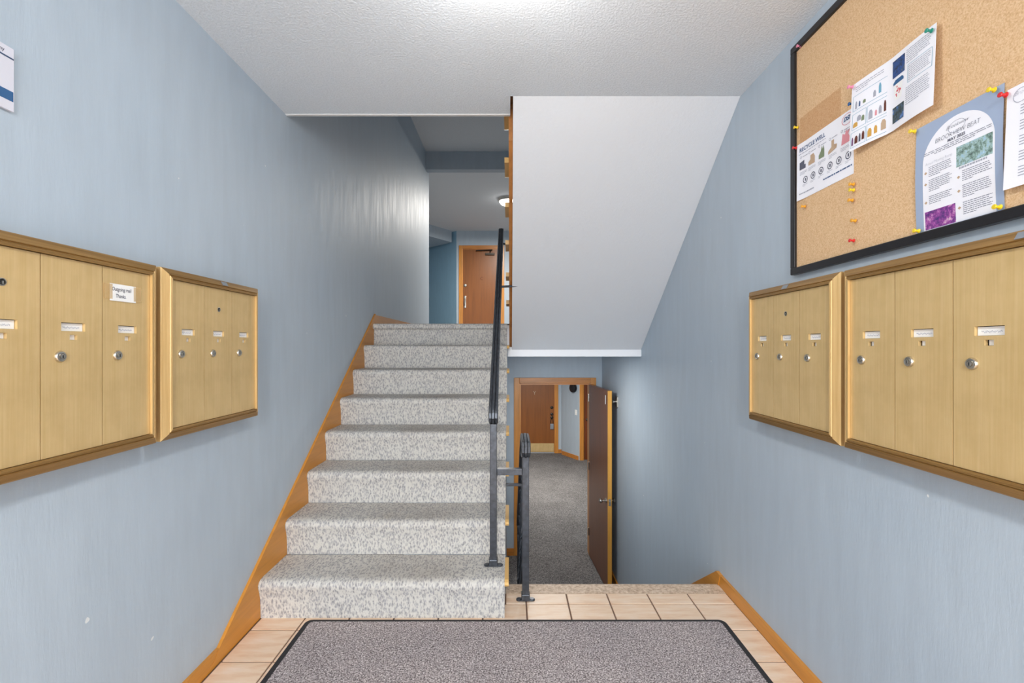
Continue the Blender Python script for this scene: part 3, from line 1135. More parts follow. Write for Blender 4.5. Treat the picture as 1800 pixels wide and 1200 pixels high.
PROTO = {}
def mail_door(root, y0):
    """brass door with name slot, number slot and lock; parts shared between all doors"""
    g_ = 0.0012
    base = Vector((PANEL - 0.007, y0 + DW / 2, FR))
    if not PROTO:
        yc = [-DW / 2 + g_, -0.032, -0.010, 0.010, 0.032, DW / 2 - g_]
        zc = [0.0015, 0.287, 0.300, 0.309, 0.3305, HH - 2 * FR - 0.0015]
        holes = {(1, 3), (2, 3), (3, 3), (2, 1)}
        bm_ = plate(B(), yc, zc, holes, -0.001, 0.007)
        bm_.verts.ensure_lookup_table()
        for v_ in bm_.verts:
            v_.co += base
        PROTO['door'] = obj('door', bm_, 'brass_door', root, base)
        d_o = PROTO['door']
        bm_ = bx(base.x - 0.0006, base.x + 0.0004, base.y - 0.031, base.y + 0.031, base.z + 0.3095, base.z + 0.329)
        PROTO['card'] = obj('name_card', bm_, 'card_white', d_o)
        bm_ = bx(base.x - 0.0006, base.x + 0.0004, base.y - 0.006, base.y + 0.0095, base.z + 0.2875, base.z + 0.2995)
        PROTO['num'] = obj('number_card', bm_, 'card_white', d_o)
        bm_ = B()
        c_ = (base.x + 0.007, base.y - 0.036, base.z + 0.2455)
        lathe(bm_, [(0.0138, 0.0), (0.0138, 0.003), (0.0118, 0.006), (0.0085, 0.0065), (0.0078, 0.0045), (0, 0.0045)], c_, (1, 0, 0), 20)
        lathe(bm_, [(0.0058, 0.004), (0.0058, 0.0085), (0.004, 0.009), (0, 0.009)], c_, (1, 0, 0), 14)
        box(bm_, c_[0] + 0.0088, c_[0] + 0.0095, c_[1] - 0.0010, c_[1] + 0.0010, c_[2] - 0.0045, c_[2] + 0.0035, mi=1)
        PROTO['lock'] = obj('lock', bm_, ['steel', 'black_hole'], d_o, smooth=35)
        # handwriting-like line on the card
        bm_ = B()
        pts_ = [(base.x + 0.0007, base.y - 0.022 + 0.044 * s_ / 40, base.z + 0.318 + 0.0022 * math.sin(s_ * 1.9) + 0.0012 * math.sin(s_ * 0.7)) for s_ in range(41)]
        tube(bm_, pts_, 0.00035, 4)
        PROTO['line'] = obj('writing', bm_, 'ink_light', d_o)
        return d_o
    d_o = copy_part(PROTO['door'], root, base)
    shift = base - RS[PROTO['door']]
    for nm in ('card', 'num', 'lock', 'line'):
        copy_part(PROTO[nm], d_o, RS[PROTO[nm]] + shift)
    return d_o

def mailbox(label, loc, rotz, n, group, master=None, plates=()):
    width = n * DW + 2 * FR
    root = thing('mailbox_unit', label, 'mailboxes', loc, rotz, True, group)
    obj('cabinet', bx(0.001, PANEL - 0.0085, FR, width - FR, FR, HH - FR), 'mail_dark', root)
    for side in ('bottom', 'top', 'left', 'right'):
        o_ = obj('frame_rail', mitred(side, width), 'rail_dark_reflection' if side in ('bottom', 'top') else 'brass_stile', root)
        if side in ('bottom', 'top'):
            o_['label'] = 'brass frame rail, brown from dark reflections put into its colour'
    doors = [mail_door(root, FR + i_ * DW) for i_ in range(n)]
    if master is not None:
        bm_ = B()
        c_ = (PANEL, FR + (master + 0.5) * DW, 0.4465)
        lathe(bm_, [(0.0090, 0.0), (0.0090, 0.0012), (0.0072, 0.0016), (0.0070, 0.0006), (0, 0.0006)], c_, (1, 0, 0), 18)
        lathe(bm_, [(0.0066, 0.0003), (0.0066, 0.0010), (0, 0.0010)], c_, (1, 0, 0), 18, mi=1)
        box(bm_, c_[0] + 0.001, c_[0] + 0.003, c_[1] - 0.0018, c_[1] + 0.0018, c_[2] - 0.005, c_[2] + 0.002, mi=0)
        o_ = obj('master_lock', bm_, ['steel', 'black_hole'], doors[master], smooth=35)
    for py in plates:
        bm_ = B()
        # small stamped plate on the sloping face of the top rail
        sl = (0.0675 - 0.057) / (0.021 - 0.003)
        pts_ = [(0.057 + sl * 0.002 + 0.001, HH - 0.005), (0.057 + sl * 0.0165 + 0.001, HH - 0.0195)]
        v_ = [bm_.verts.new((pts_[0][0], py - 0.017, pts_[0][1])), bm_.verts.new((pts_[0][0], py + 0.017, pts_[0][1])), bm_.verts.new((pts_[1][0], py + 0.017, pts_[1][1])), bm_.verts.new((pts_[1][0], py - 0.017, pts_[1][1]))]
        f_ = bm_.faces.new(v_)
        r_ = bmesh.ops.extrude_face_region(bm_, geom=[f_])
        for e_ in r_['geom']:
            if isinstance(e_, bmesh.types.BMVert):
                e_.co += Vector((0.001, 0, 0.0008))
        obj('maker_plate', bm_, 'tag_grey', root)
    return root

GRP = 'brass apartment mailboxes on the foyer walls'
W3, W4 = 3 * DW + 2 * FR, 4 * DW + 2 * FR
mailbox('three-door brass mailbox unit on the left wall, nearest the stairs', (XL, 2.032 - W3, 0.957), 0, 3, GRP, 1, (0.315,))
mailbox('brass mailbox unit on the left wall with the handwritten note taped on', (XL, 1.450 - W4, 0.957), 0, 4, GRP, 1)
mailbox('three-door brass mailbox unit on the right wall, below the cork board corner', (XR, 2.037, 0.942), PI, 3, GRP, 1, (0.278,))
mailbox('larger brass mailbox unit on the right wall, cut by the picture edge', (XR, 1.457, 0.942), PI, 4, GRP, 3, (FR + 3 * DW - 0.01,))

# handwritten note taped to a mailbox door
nt_ = thing('taped_note', 'white handwritten outgoing mail note taped to a brass mailbox door', 'note', (XL + PANEL + 0.0005, 1.316, 1.413), 0, True)
bm = bx(0.0008, 0.0016, -0.044, 0.044, -0.0225, 0.0255)
nsh = obj('paper', bm, 'card_white', nt_)
for ya, yb_ in ((-0.062, -0.036), (0.036, 0.064)):
    obj('tape', bx(0.0018, 0.0020, ya, yb_, -0.018, 0.024), 'tape', nt_)
bm = B()
add_text(bm, lambda x, y: (0.0019, -0.038 + x, 0.006 + y), 'Outgoing mail', 0.0150, 'LEFT', 0.12, 0.0001, 0.76)
add_text(bm, lambda x, y: (0.0019, -0.026 + x, -0.013 + y), 'Thanks.', 0.0150, 'LEFT', 0.12, 0.0001, 0.76)
tag(obj('handwriting', bm, 'ink_dark', nsh), 'dark blue handwriting')

# ------------------------------------------------------------------ cork board (local: x out, y right as seen = towards the camera, z up)
BY0, BZ0, BW, BH = 1.797, 1.541, 1.23, 0.886
bb = thing('bulletin_board', 'large cork bulletin board in a black frame above the right mailboxes', 'bulletin board', (XR, BY0, BZ0), PI, True)
k, sep, c, inside = CORK_MASK
cork = obj('cork_panel', bx(0.002, 0.010, 0.02, BW - 0.02, 0.02, BH - 0.02), 'cork', bb, (0, 0, 0))
my = k.math('MULTIPLY', inside(sep.outputs[1], 0.045, 0.262), inside(sep.outputs[2], 0.34, 0.592))
k.color(k.mix(k.math('MULTIPLY', my, 0.40), c, srgb(176, 116, 66)))
k.bump(k.noise(k.coords(), 150, 3, 0.75), 0.25, 0.003)
FW = 0.026
def frame_bar(a0, a1, b0, b1):
    bm_ = bx(0.001, 0.020, a0, a1, b0, b1, 0.003)
    return obj('frame_bar', bm_, 'frame_black', bb)
frame_bar(0, BW, 0, FW)
frame_bar(0, BW, BH - FW, BH)
frame_bar(0, FW, FW, BH - FW)
frame_bar(BW - FW, BW, FW, BH - FW)
CX = 0.0105                      # cork face

def sheet(name, label, y_world, z, w, h, mat, curl=None, cat='paper', tilt=0.0):
    """a sheet of paper whose upper left corner hangs at (y_world, z); the root sits at its lower left corner"""
    root = thing(name, label, cat, (XR - CX, y_world, z - h), PI, True)
    bm_ = B()
    nx_, nz_ = 12, 8
    def P(u, v_, off):
        d0 = curl(u, v_) if curl else 0.0
        return (0.0006 + d0 + off, u * w, v_ * h + tilt * (u - 0.5))
    g0 = [[bm_.verts.new(P(i_ / nx_, j_ / nz_, 0.0)) for i_ in range(nx_ + 1)] for j_ in range(nz_ + 1)]
    g1 = [[bm_.verts.new(P(i_ / nx_, j_ / nz_, 0.0005)) for i_ in range(nx_ + 1)] for j_ in range(nz_ + 1)]
    for j_ in range(nz_):
        for i_ in range(nx_):
            bm_.faces.new((g0[j_][i_], g0[j_ + 1][i_], g0[j_ + 1][i_ + 1], g0[j_][i_ + 1]))
            bm_.faces.new((g1[j_][i_], g1[j_][i_ + 1], g1[j_ + 1][i_ + 1], g1[j_ + 1][i_]))
    for j_ in range(nz_):
        for i_ in (0, nx_):
            bm_.faces.new((g0[j_][i_], g0[j_ + 1][i_], g1[j_ + 1][i_], g1[j_][i_]))
    for i_ in range(nx_):
        for j_ in (0, nz_):
            bm_.faces.new((g0[j_][i_], g0[j_][i_ + 1], g1[j_][i_ + 1], g1[j_][i_]))
    pg = obj('page', bm_, mat, root, smooth=40)
    def M(u, v_, off=0.0009):
        return P(u, v_, off)
    return root, pg, M

def quad(bm_, M, u0, u1, v0, v1, off=0.0011, n=6):
    for i_ in range(n):
        a_, b_ = u0 + (u1 - u0) * i_ / n, u0 + (u1 - u0) * (i_ + 1) / n
        bm_.faces.new([bm_.verts.new(M(*p_, off)) for p_ in ((a_, v0), (b_, v0), (b_, v1), (a_, v1))])

def poly(bm_, M, pts_, off=0.0012):
    bm_.faces.new([bm_.verts.new(M(u, v_, off)) for u, v_ in pts_])

def ring(bm_, M, u, v_, ru, rv, wdt, off=0.0012, n=20):
    vo_ = [bm_.verts.new(M(u + ru * math.cos(2 * PI * i_ / n), v_ + rv * math.sin(2 * PI * i_ / n), off)) for i_ in range(n)]
    vi_ = [bm_.verts.new(M(u + ru * (1 - wdt) * math.cos(2 * PI * i_ / n), v_ + rv * (1 - wdt) * math.sin(2 * PI * i_ / n), off)) for i_ in range(n)]
    for i_ in range(n):
        j_ = (i_ + 1) % n
        bm_.faces.new((vo_[i_], vo_[j_], vi_[j_], vi_[i_]))

def lines(bm_, M, u0, u1, vtop, n, pitch, thick, rnd, off=0.0011, gaps=True):
    """rows of small print, broken into words"""
    for i_ in range(n):
        v_ = vtop - i_ * pitch
        u = u0
        end = u1 - (rnd.random() * 0.12 * (u1 - u0))
        if gaps and i_ == n - 1:
            end = u0 + (u1 - u0) * (0.3 + 0.3 * rnd.random())
        while u < end:
            wl = (0.05 + 0.09 * rnd.random()) * (u1 - u0)
            bm_.faces.new([bm_.verts.new(M(*p_, off)) for p_ in ((u, v_), (min(u + wl, end), v_), (min(u + wl, end), v_ + thick), (u, v_ + thick))])
            u += wl + 0.018 * (u1 - u0)

def ptext(bm_, M, w, h, u, v_, body, size, align='LEFT', shear=0.0, bold=0.0, sx=1.0, off=0.0013):
    add_text(bm_, lambda x, y: M(u + x / w, v_ + y / h, off), body, size, align, shear, bold, sx)

rnd = random.Random(3)
# --- recycling guide
w, h = 0.286, 0.214
rt, pg, M = sheet('recycling_flyer', 'white recycling guide flyer with rows of pictures and round symbols', 1.7617, 2.034, w, h, 'paper',
                  lambda u, v_: 0.010 * max(0, 0.16 - u) * 6 * (1 - 0.3 * v_) * 0.5)
bm = B()
ptext(bm, M, w, h, 0.05, 0.845, 'RECYCLE WELL', 0.0205, 'LEFT', 0, 0.0004, 0.98)
tag(obj('title', bm, 'ink_blue', pg), 'grey-blue title RECYCLE WELL')
bm = B()
ptext(bm, M, w, h, 0.845, 0.865, 'DSI', 0.019, 'LEFT', 0.35, 0.0008)
obj('logo_letters', bm, 'ink_blue', pg)
bm = B(); ring(bm, M, 0.905, 0.885, 0.088, 0.085, 0.1)
obj('logo_ring', bm, 'ink_pink', pg)
bm = B()
lines(bm, M, 0.04, 0.56, 0.80, 1, 0.03, 0.012, rnd, gaps=False)
for u in (0.06, 0.22, 0.41, 0.60, 0.80):
    lines(bm, M, u + 0.05, u + 0.15, 0.735, 1 if u < 0.7 else 2, 0.03, 0.013, rnd, gaps=False)
    ring(bm, M, u + 0.02, 0.742, 0.017, 0.023, 0.35)
    lines(bm, M, u, u + 0.14, 0.475, 3, 0.022, 0.008, rnd)
lines(bm, M, 0.05, 0.34, 0.09, 1, 0.03, 0.022, rnd, gaps=False)
for u in (0.16, 0.31, 0.46, 0.62, 0.77, 0.92):
    lines(bm, M, u - 0.05, u + 0.05, 0.235, 2, 0.02, 0.007, rnd)
tag(obj('small_print', bm, 'ink_light', pg), kind='stuff')
bm = B()
for u in (0.16, 0.31, 0.46, 0.62, 0.77, 0.92):
    ring(bm, M, u, 0.32, 0.044, 0.060, 0.25)
    quad(bm, M, u - 0.010, u + 0.012, 0.295, 0.345, n=1)
tag(obj('round_symbols', bm, 'ink', pg), kind='stuff')
bm = B()
lines(bm, M, 0.50, 0.98, 0.135, 1, 0.03, 0.022, rnd, gaps=False)
obj('web_address', bm, 'ink_blue', pg)
for u, mt_, ps in ((0.11, 'ink', [(-0.055, 0), (0.055, 0), (0.055, 0.07), (0.03, 0.07), (0.03, 0.15), (-0.055, 0.13)]),
                   (0.28, 'ink_tan', [(-0.06, 0), (0.065, 0), (0.065, 0.11), (0.04, 0.17), (-0.02, 0.16), (-0.02, 0.09), (-0.06, 0.06)]),
                   (0.47, 'ink_green', [(-0.05, 0), (0.05, 0), (0.05, 0.12), (0.035, 0.20), (0.02, 0.14), (0.005, 0.20), (-0.012, 0.12), (-0.05, 0.06)]),
                   (0.66, 'ink_tan', [(-0.07, -0.02), (0.07, 0.02), (0.08, 0.08), (0.03, 0.10), (0.03, 0.18), (-0.015, 0.18), (-0.015, 0.08), (-0.07, 0.03)]),
                   (0.88, 'ink_pink', [(-0.07, 0), (0.06, 0), (0.07, 0.06), (0.04, 0.13), (0.07, 0.19), (0.02, 0.17), (0.01, 0.22), (-0.01, 0.14), (-0.05, 0.17), (-0.06, 0.08)])):
    bm = B()
    poly(bm, M, [(u + a_, 0.525 + b_) for a_, b_ in ps])
    obj('picture', bm, mt_, pg)

# --- folded brochure
w, h = 0.287, 0.212
rt, pg, M = sheet('brochure', 'open folded brochure with a green pin, highest sheet on the cork board', 1.463, 2.094, w, h, 'paper',
                  lambda u, v_: 0.022 * math.sin(PI * min(1, abs(u - 0.47) / 0.5) * 0.5) * (0.5 + 0.5 * (1 - v_)) * (1 if u < 0.47 else 0.8) + 0.003)
bm = B()
for u0, u1, v0, v1 in ((0.03, 0.44, 0.58, 0.80), (0.22, 0.44, 0.30, 0.53), (0.03, 0.205, 0.30, 0.53), (0.22, 0.44, 0.04, 0.26), (0.02, 0.205, 0.04, 0.26), (0.70, 0.97, 0.50, 0.73)):
    for a_ in ((u0, u1, v0, v0 + 0.005), (u0, u1, v1, v1 + 0.005), (u0, u0 + 0.004, v0, v1), (u1, u1 + 0.004, v0, v1)):
        quad(bm, M, *a_)
tag(obj('box_outlines', bm, 'ink_teal', pg), kind='stuff')
bm = B()
lines(bm, M, 0.06, 0.44, 0.92, 3, 0.03, 0.010, rnd)
lines(bm, M, 0.68, 0.96, 0.93, 7, 0.027, 0.009, rnd)
lines(bm, M, 0.71, 0.96, 0.70, 8, 0.025, 0.008, rnd)
lines(bm, M, 0.68, 0.96, 0.44, 9, 0.027, 0.009, rnd)
tag(obj('small_print', bm, 'ink_light', pg), kind='stuff')
for u, v_, du, dv, mt_ in ((0.075, 0.60, 0.026, 0.11, 'ink_light'), (0.12, 0.61, 0.02, 0.08, 'ink_blue'), (0.18, 0.62, 0.035, 0.05, 'ink_green'), (0.30, 0.62, 0.03, 0.09, 'ink_light'),
                           (0.36, 0.63, 0.028, 0.14, 'ink_teal'), (0.26, 0.33, 0.045, 0.13, 'ink_light'), (0.32, 0.34, 0.022, 0.08, 'ink_pink'), (0.365, 0.34, 0.03, 0.11, 'ink_light'),
                           (0.415, 0.335, 0.024, 0.15, 'ink_brown'), (0.075, 0.33, 0.06, 0.07, 'ink_amber'), (0.12, 0.40, 0.05, 0.08, 'ink_light'), (0.17, 0.37, 0.035, 0.08, 'ink_green'),
                           (0.045, 0.07, 0.022, 0.12, 'ink_purple'), (0.095, 0.08, 0.04, 0.11, 'ink_brown'), (0.14, 0.08, 0.022, 0.12, 'ink'), (0.18, 0.09, 0.03, 0.12, 'ink_brown'),
                           (0.255, 0.08, 0.045, 0.12, 'ink_amber'), (0.32, 0.09, 0.035, 0.11, 'ink_amber'), (0.40, 0.09, 0.05, 0.14, 'ink_tan')):
    bm = B()
    poly(bm, M, [(u - du / 2, v_), (u + du / 2, v_), (u + du / 2, v_ + dv * 0.7), (u + du * 0.22, v_ + dv), (u - du * 0.22, v_ + dv), (u - du / 2, v_ + dv * 0.7)])
    obj('picture', bm, mt_, pg)
bm = B(); quad(bm, M, 0.50, 0.66, 0.70, 0.93); obj('photo', bm, 'photo_blue', pg)
bm = B(); quad(bm, M, 0.50, 0.66, 0.09, 0.30); obj('photo', bm, 'photo_dark', pg)
bm = B()
poly(bm, M, [(0.535, 0.385), (0.625, 0.385), (0.64, 0.60), (0.52, 0.60)])
obj('cart_picture', bm, 'card_white', pg)
bm = B()
poly(bm, M, [(0.51, 0.60), (0.65, 0.60), (0.65, 0.63), (0.63, 0.66), (0.54, 0.66), (0.51, 0.63)])
obj('cart_lid', bm, 'sign_blue', pg)
bm = B()
for q in range(14):
    u, v_ = 0.545 + rnd.random() * 0.07, 0.42 + rnd.random() * 0.14
    poly(bm, M, [(u, v_), (u + 0.014, v_ + 0.004), (u + 0.012, v_ + 0.022), (u - 0.002, v_ + 0.018)], 0.0015)
tag(obj('cart_contents', bm, 'ink_red', pg), kind='stuff')

# --- newsletter
w, h = 0.222, 0.284
rt, pg, M = sheet('newsletter', 'grey-blue newsletter sheet with a white arch, held by four yellow pins', 1.247, 1.852, w, h, 'paper_blue',
                  lambda u, v_: 0.004 * math.sin(PI * v_))
bm = B()
u0, u1, vs0 = 0.105, 0.925, 0.62
cu_ = (u0 + u1) / 2
ru_ = (u1 - u0) / 2
rv_ = ru_ * w / h
n = 28
arch = [(cu_ + ru_ * math.cos(PI * i_ / n), vs0 + rv_ * math.sin(PI * i_ / n)) for i_ in range(n + 1)]
NB = 8
for i_ in range(n):
    a_, b_ = arch[i_], arch[i_ + 1]
    bm.faces.new([bm.verts.new(M(*p_, 0.0009)) for p_ in ((a_[0], vs0), a_, b_, (b_[0], vs0))]) if abs(a_[1] - vs0) > 1e-6 and abs(b_[1] - vs0) > 1e-6 else bm.faces.new([bm.verts.new(M(*p_, 0.0009)) for p_ in ((a_[0], vs0), (b_[0], vs0), (a_ if abs(b_[1] - vs0) < 1e-6 else b_))])
for i_ in range(NB):
    va_, vb_ = 0.004 + (vs0 - 0.004) * i_ / NB, 0.004 + (vs0 - 0.004) * (i_ + 1) / NB
    bm.faces.new([bm.verts.new(M(*p_, 0.0009)) for p_ in ((u0, va_), (u1, va_), (u1, vb_), (u0, vb_))])
obj('arch_panel', bm, 'paper', pg)
bm = B()
ptext(bm, M, w, h, 0.515, 0.775, 'BROOKVIEW BEAT', 0.0165, 'CENTER', 0.15, -0.0003, 0.82)
ptext(bm, M, w, h, 0.515, 0.735, 'MAY 2025', 0.0105, 'CENTER', 0.0, 0.0003, 1.0)
ptext(bm, M, w, h, 0.515, 0.845, 'Brookview', 0.013, 'CENTER', 0.5, -0.0002)
tag(obj('title', bm, 'ink', pg), 'title BROOKVIEW BEAT, MAY 2025')
bm = B()
ring(bm, M, 0.515, 0.845, 0.10, 0.052, 0.06)
ptext(bm, M, w, h, 0.14, 0.602, 'Annual Meeting Recap', 0.0105, 'LEFT', 0.1, -0.0002, 0.78)
lines(bm, M, 0.55, 0.88, 0.452, 1, 0.03, 0.016, rnd, gaps=False)
obj('crest_and_headings', bm, 'ink_light', pg)
bm = B()
lines(bm, M, 0.12, 0.90, 0.715, 2, 0.016, 0.006, rnd, gaps=False)
lines(bm, M, 0.25, 0.78, 0.683, 1, 0.016, 0.006, rnd, gaps=False)
for vt, nn_ in ((0.575, 6), (0.455, 7), (0.305, 5)):
    lines(bm, M, 0.185, 0.47, vt, nn_, 0.0165, 0.0065, rnd)
for vt, nn_ in ((0.425, 6), (0.30, 7), (0.155, 7)):
    lines(bm, M, 0.585, 0.90, vt, nn_, 0.0165, 0.0065, rnd)
tag(obj('small_print', bm, 'ink_soft', pg), kind='stuff')
bm = B()
for u, v_ in ((0.145, 0.535), (0.145, 0.43), (0.145, 0.26), (0.545, 0.385), (0.545, 0.265), (0.545, 0.12)):
    poly(bm, M, [(u - 0.02, v_), (u, v_ - 0.014), (u + 0.02, v_), (u, v_ + 0.014)])
tag(obj('bullets', bm, 'ink_tan', pg), kind='stuff')
bm = B(); quad(bm, M, 0.52, 0.905, 0.475, 0.652); obj('photo', bm, 'photo_tree', pg)
bm = B(); quad(bm, M, 0.125, 0.50, 0.008, 0.175); obj('photo', bm, 'photo_flower', pg)

# --- calendar sheet cut by the picture edge
w, h = 0.285, 0.222
rt, pg, M = sheet('calendar_sheet', 'white calendar sheet with a red pin at the right picture edge', 1.0155, 1.829, w, h, 'paper',
                  lambda u, v_: 0.004 + 0.010 * (1 - v_) * (1 - u))
bm = B()
for i_ in range(5):
    lines(bm, M, 0.10, 0.95, 0.78 - i_ * 0.15, 4, 0.028, 0.009, rnd)
ptext(bm, M, w, h, 0.05, 0.90, 'Brookview', 0.012, 'LEFT', 0.5, -0.0002)
ring(bm, M, 0.10, 0.89, 0.055, 0.07, 0.08)
tag(obj('small_print', bm, 'ink_light', pg), kind='stuff')

# --- push pins (each its own thing)
PINP = [(0.0, 0.0), (0.0008, 0.001), (0.0008, 0.003), (0.0058, 0.0035), (0.0062, 0.0048), (0.0035, 0.0065), (0.0030, 0.0130), (0.0052, 0.0145), (0.0058, 0.0160), (0.0052, 0.0178), (0, 0.0185)]
PIN_ME = {}
def pin(y, z, colour, label, group=None, out=0.0):
    X = XR - CX
    o = bpy.data.objects.new('push_pin', PIN_ME.setdefault(colour, make_pin(colour)))
    COL.objects.link(o)
    o.location = (X - out, y, z)
    tag(o, label, 'push pin', group)
def make_pin(colour):
    bm_ = B()
    lathe(bm_, PINP, (0, 0, 0), (-1, 0.12, 0.10), 12)
    return finish(bm_, 'push_pin', 'pin_' + colour, 35)
PG = 'push pins on the cork board'
pin(1.7585, 2.1032, 'yellow', 'yellow push pin beside the black frame, above the recycling flyer', PG)
pin(1.7619, 2.0261, 'red', 'red push pin at the upper left corner of the recycling flyer', PG, 0.003)
pin(1.4712, 2.0404, 'blue', 'blue push pin at the upper right corner of the recycling flyer', PG, 0.002)
pin(1.4497, 2.0830, 'pink', 'pink push pin at the upper left corner of the folded brochure', PG, 0.020)
pin(1.1840, 2.0778, 'green', 'green push pin at the upper right corner of the folded brochure', PG, 0.014)
pin(1.2452, 1.8462, 'yellow', 'yellow push pin at the upper left corner of the newsletter', PG, 0.003)
pin(1.0403, 1.8441, 'yellow', 'yellow push pin at the upper right corner of the newsletter', PG, 0.003)
pin(1.0143, 1.8182, 'red', 'red push pin at the corner of the calendar sheet', PG, 0.005)
pin(1.0283, 1.5742, 'yellow', 'yellow push pin at the lower right corner of the newsletter', PG, 0.003)
pin(1.2331, 1.5725, 'yellow', 'yellow push pin at the lower left corner of the newsletter', PG, 0.003)
pin(1.7145, 1.7861, 'orange', 'orange push pin just below the recycling flyer, near the frame', PG)
pin(1.4712, 1.7827, 'orange', 'uppermost orange push pin in the column right of the recycling flyer', PG)
pin(1.4712, 1.7644, 'yellow', 'yellow push pin in the column below the recycling flyer corner', PG)
pin(1.4761, 1.7331, 'orange', 'middle orange push pin of the column on bare cork', PG)
pin(1.4639, 1.6637, 'orange', 'lower orange push pin of the column on bare cork', PG)
pin(1.4712, 1.6018, 'red', 'lowest push pin of the column, red, on bare cork', PG)
pin(1.7413, 2.4043, 'pink', 'small pink push pin in the upper left corner of the board', PG)

# ------------------------------------------------------------------ left wall sign
sg = thing('wall_sign', 'white notice plate with a blue band at the upper left picture edge', 'sign', (XL, 1.078, 1.812), 0, True)
pl = obj('plate', bx(0.001, 0.008, -0.20, 0.0, 0.0, 0.148, 0.001), 'sign_white', sg)
obj('navy_line', bx(0.0081, 0.0084, -0.20, -0.001, 0.121, 0.1245), 'sign_navy', pl)
obj('blue_band', bx(0.0081, 0.0084, -0.20, -0.002, 0.023, 0.046), 'sign_blue', pl)
bm = B()
add_text(bm, lambda x, y: (0.0085, -0.021 + x, 0.131 + y), 'ny', 0.012, 'RIGHT', 0, 0.0001)
obj('lettering', bm, 'ink', pl)

# ------------------------------------------------------------------ wall hardware
hd = thing('door_holder', 'chrome wall door holder touching the open door', 'door holder', (XR, 4.775, 0.69))
bm = B()
prism_x(bm, [(4.775 + dy, 0.692 + dz) for dy, dz in ((-0.035, -0.05), (0.0, -0.068), (0.035, -0.05), (0.035, 0.05), (0.0, 0.068), (-0.035, 0.05))], XR - 0.014, XR - 0.0005)
obj('plate', bm, 'steel', hd)
bm = B()
lathe(bm, [(0.016, 0), (0.016, 0.006), (0.008, 0.010), (0.008, 0.026), (0.014, 0.030), (0.014, 0.036), (0, 0.036)], (XR - 0.014, 4.775, 0.692), (-1, 0, 0), 14)
obj('plunger', bm, 'steel', hd, smooth=35)

ab = thing('alarm_bell', 'dark round alarm bell high on the angled lower wall', 'alarm bell', (1.46, 10.42, 0.2))
c0 = Vector((1.225, 10.85, 0)).lerp(Vector((1.54, 10.28, 0)), 0.74)
ndir = Vector((-0.57, -0.315, 0)).normalized()
bm = B()
lathe(bm, [(0.10, 0.0), (0.10, 0.03), (0.04, 0.035), (0.04, 0.045), (0.105, 0.05), (0.10, 0.07), (0.07, 0.09), (0.02, 0.10), (0, 0.10)], (c0.x, c0.y, 0.335), ndir, 20)
obj('gong', bm, 'frame_black', ab, smooth=40)
sw = thing('light_switch', 'small white switch plate on the angled lower wall', 'switch', (1.50, 10.35, -0.27))
c1 = Vector((1.225, 10.85, 0)).lerp(Vector((1.54, 10.28, 0)), 0.84)
def wallbox(bm_, c_, z0, z1, wd, t0, t1):
    a_ = c_ - dd * wd / 2
    b_ = c_ + dd * wd / 2
    prism_z(bm_, [(a_.x + ndir.x * t0, a_.y + ndir.y * t0), (b_.x + ndir.x * t0, b_.y + ndir.y * t0), (b_.x + ndir.x * t1, b_.y + ndir.y * t1), (a_.x + ndir.x * t1, a_.y + ndir.y * t1)], z0, z1)
    return bm_
obj('plate', wallbox(B(), c1, -0.275, -0.155, 0.075, 0.0, 0.006), 'card_white', sw)
obj('toggle', wallbox(B(), c1, -0.225, -0.2, 0.012, 0.006, 0.018), 'card_white', sw)

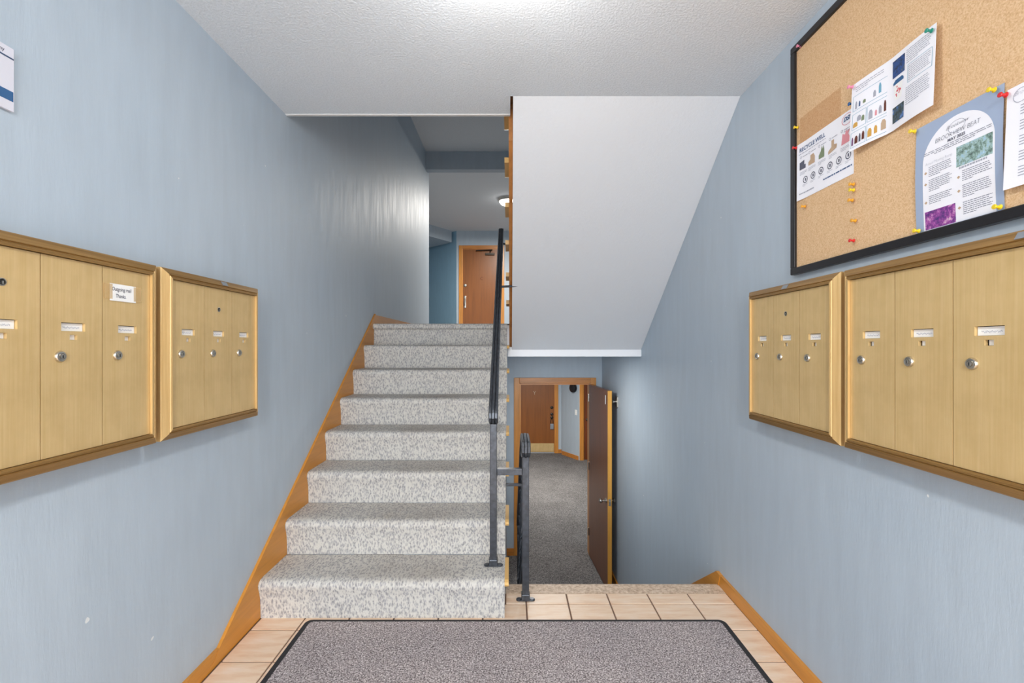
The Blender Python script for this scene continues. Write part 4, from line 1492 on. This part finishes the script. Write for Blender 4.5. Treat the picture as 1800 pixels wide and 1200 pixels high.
# ------------------------------------------------------------------ ceiling lamps
def dome_lamp(label, loc, r, power, color, bare=False, group='round flush ceiling lamps'):
    x, y, z = loc
    root = thing('ceiling_lamp', label, 'ceiling lamp', (x, y, z), 0, False, group)
    bm_ = B()
    lathe(bm_, [(r, 0), (r, 0.02), (r * 0.96, 0.045), (r * 0.90, 0.05), (r * 0.88, 0.03), (r * 0.88, 0.0)], (x, y, z), (0, 0, -1), 28)
    obj('rim', bm_, 'steel', root, smooth=40)
    bm_ = B()
    lathe(bm_, [(r * 0.885, 0.035), (r * 0.86, 0.06), (r * 0.72, 0.095), (r * 0.45, 0.118), (r * 0.15, 0.125), (0, 0.126)], (x, y, z), (0, 0, -1), 28)
    obj('diffuser', bm_, 'lamp_glass', root, smooth=60)
    if bare:
        l_ = point_light('lamp_light', (0, 0, -0.22), 0.10, power, color)
    else:
        d_l = bpy.data.lights.new('lamp_light', 'AREA')
        d_l.shape = 'DISK'
        d_l.size = r * 1.7
        d_l.energy = power
        d_l.color = color
        l_ = bpy.data.objects.new('lamp_light', d_l)
        l_.location = (0, 0, -0.14)
        COL.objects.link(l_)
    l_.parent = root
    return root
dome_lamp('round glass ceiling lamp in the upper hall, partly behind the stringer', (-0.045, 8.40, HU), 0.175, UPPER_LAMP, (1.0, 0.95, 0.88))
dome_lamp('round ceiling lamp in the foyer above the picture', (-0.02, 1.30, HC), 0.16, FOYER_LAMP, (1.0, 0.98, 0.96), True)
dome_lamp('round fill lamp added behind the camera to even out the foyer light', (-0.02, -1.6, HC), 0.16, ADDED_ENTRY_LAMP, (1.0, 0.98, 0.96))
dome_lamp('unseen round ceiling lamp added to light the lower hall', (0.5, 8.2, SLAB), 0.16, ADDED_LOWER_LAMP, (1.0, 0.95, 0.88))

# unseen flat light added under the landing to brighten the lower stairwell
rl = thing('added_fill_light', 'flat fill light added under the landing to brighten the lower stairwell', 'ceiling lamp', (0.34, 4.12, SLAB))
bm = B()
lathe(bm, [(0.09, 0), (0.09, 0.002), (0.075, 0.0035), (0.072, 0.002), (0.072, 0.0)], (0.34, 4.12, SLAB), (0, 0, -1), 24)
obj('trim_ring', bm, 'white_gloss', rl, smooth=40)
bm = B()
lathe(bm, [(0.071, 0.0005), (0.071, 0.003), (0, 0.003)], (0.34, 4.12, SLAB), (0, 0, -1), 24)
obj('lens', bm, 'lamp_glass', rl)
d_l = bpy.data.lights.new('lamp_light', 'AREA')
d_l.shape = 'DISK'
d_l.size = 0.14
d_l.energy = STAIRWELL_FILL
d_l.color = (1.0, 0.97, 0.93)
l_ = bpy.data.objects.new('lamp_light', d_l)
l_.location = (0, 0, -0.005)
COL.objects.link(l_)
l_.parent = rl
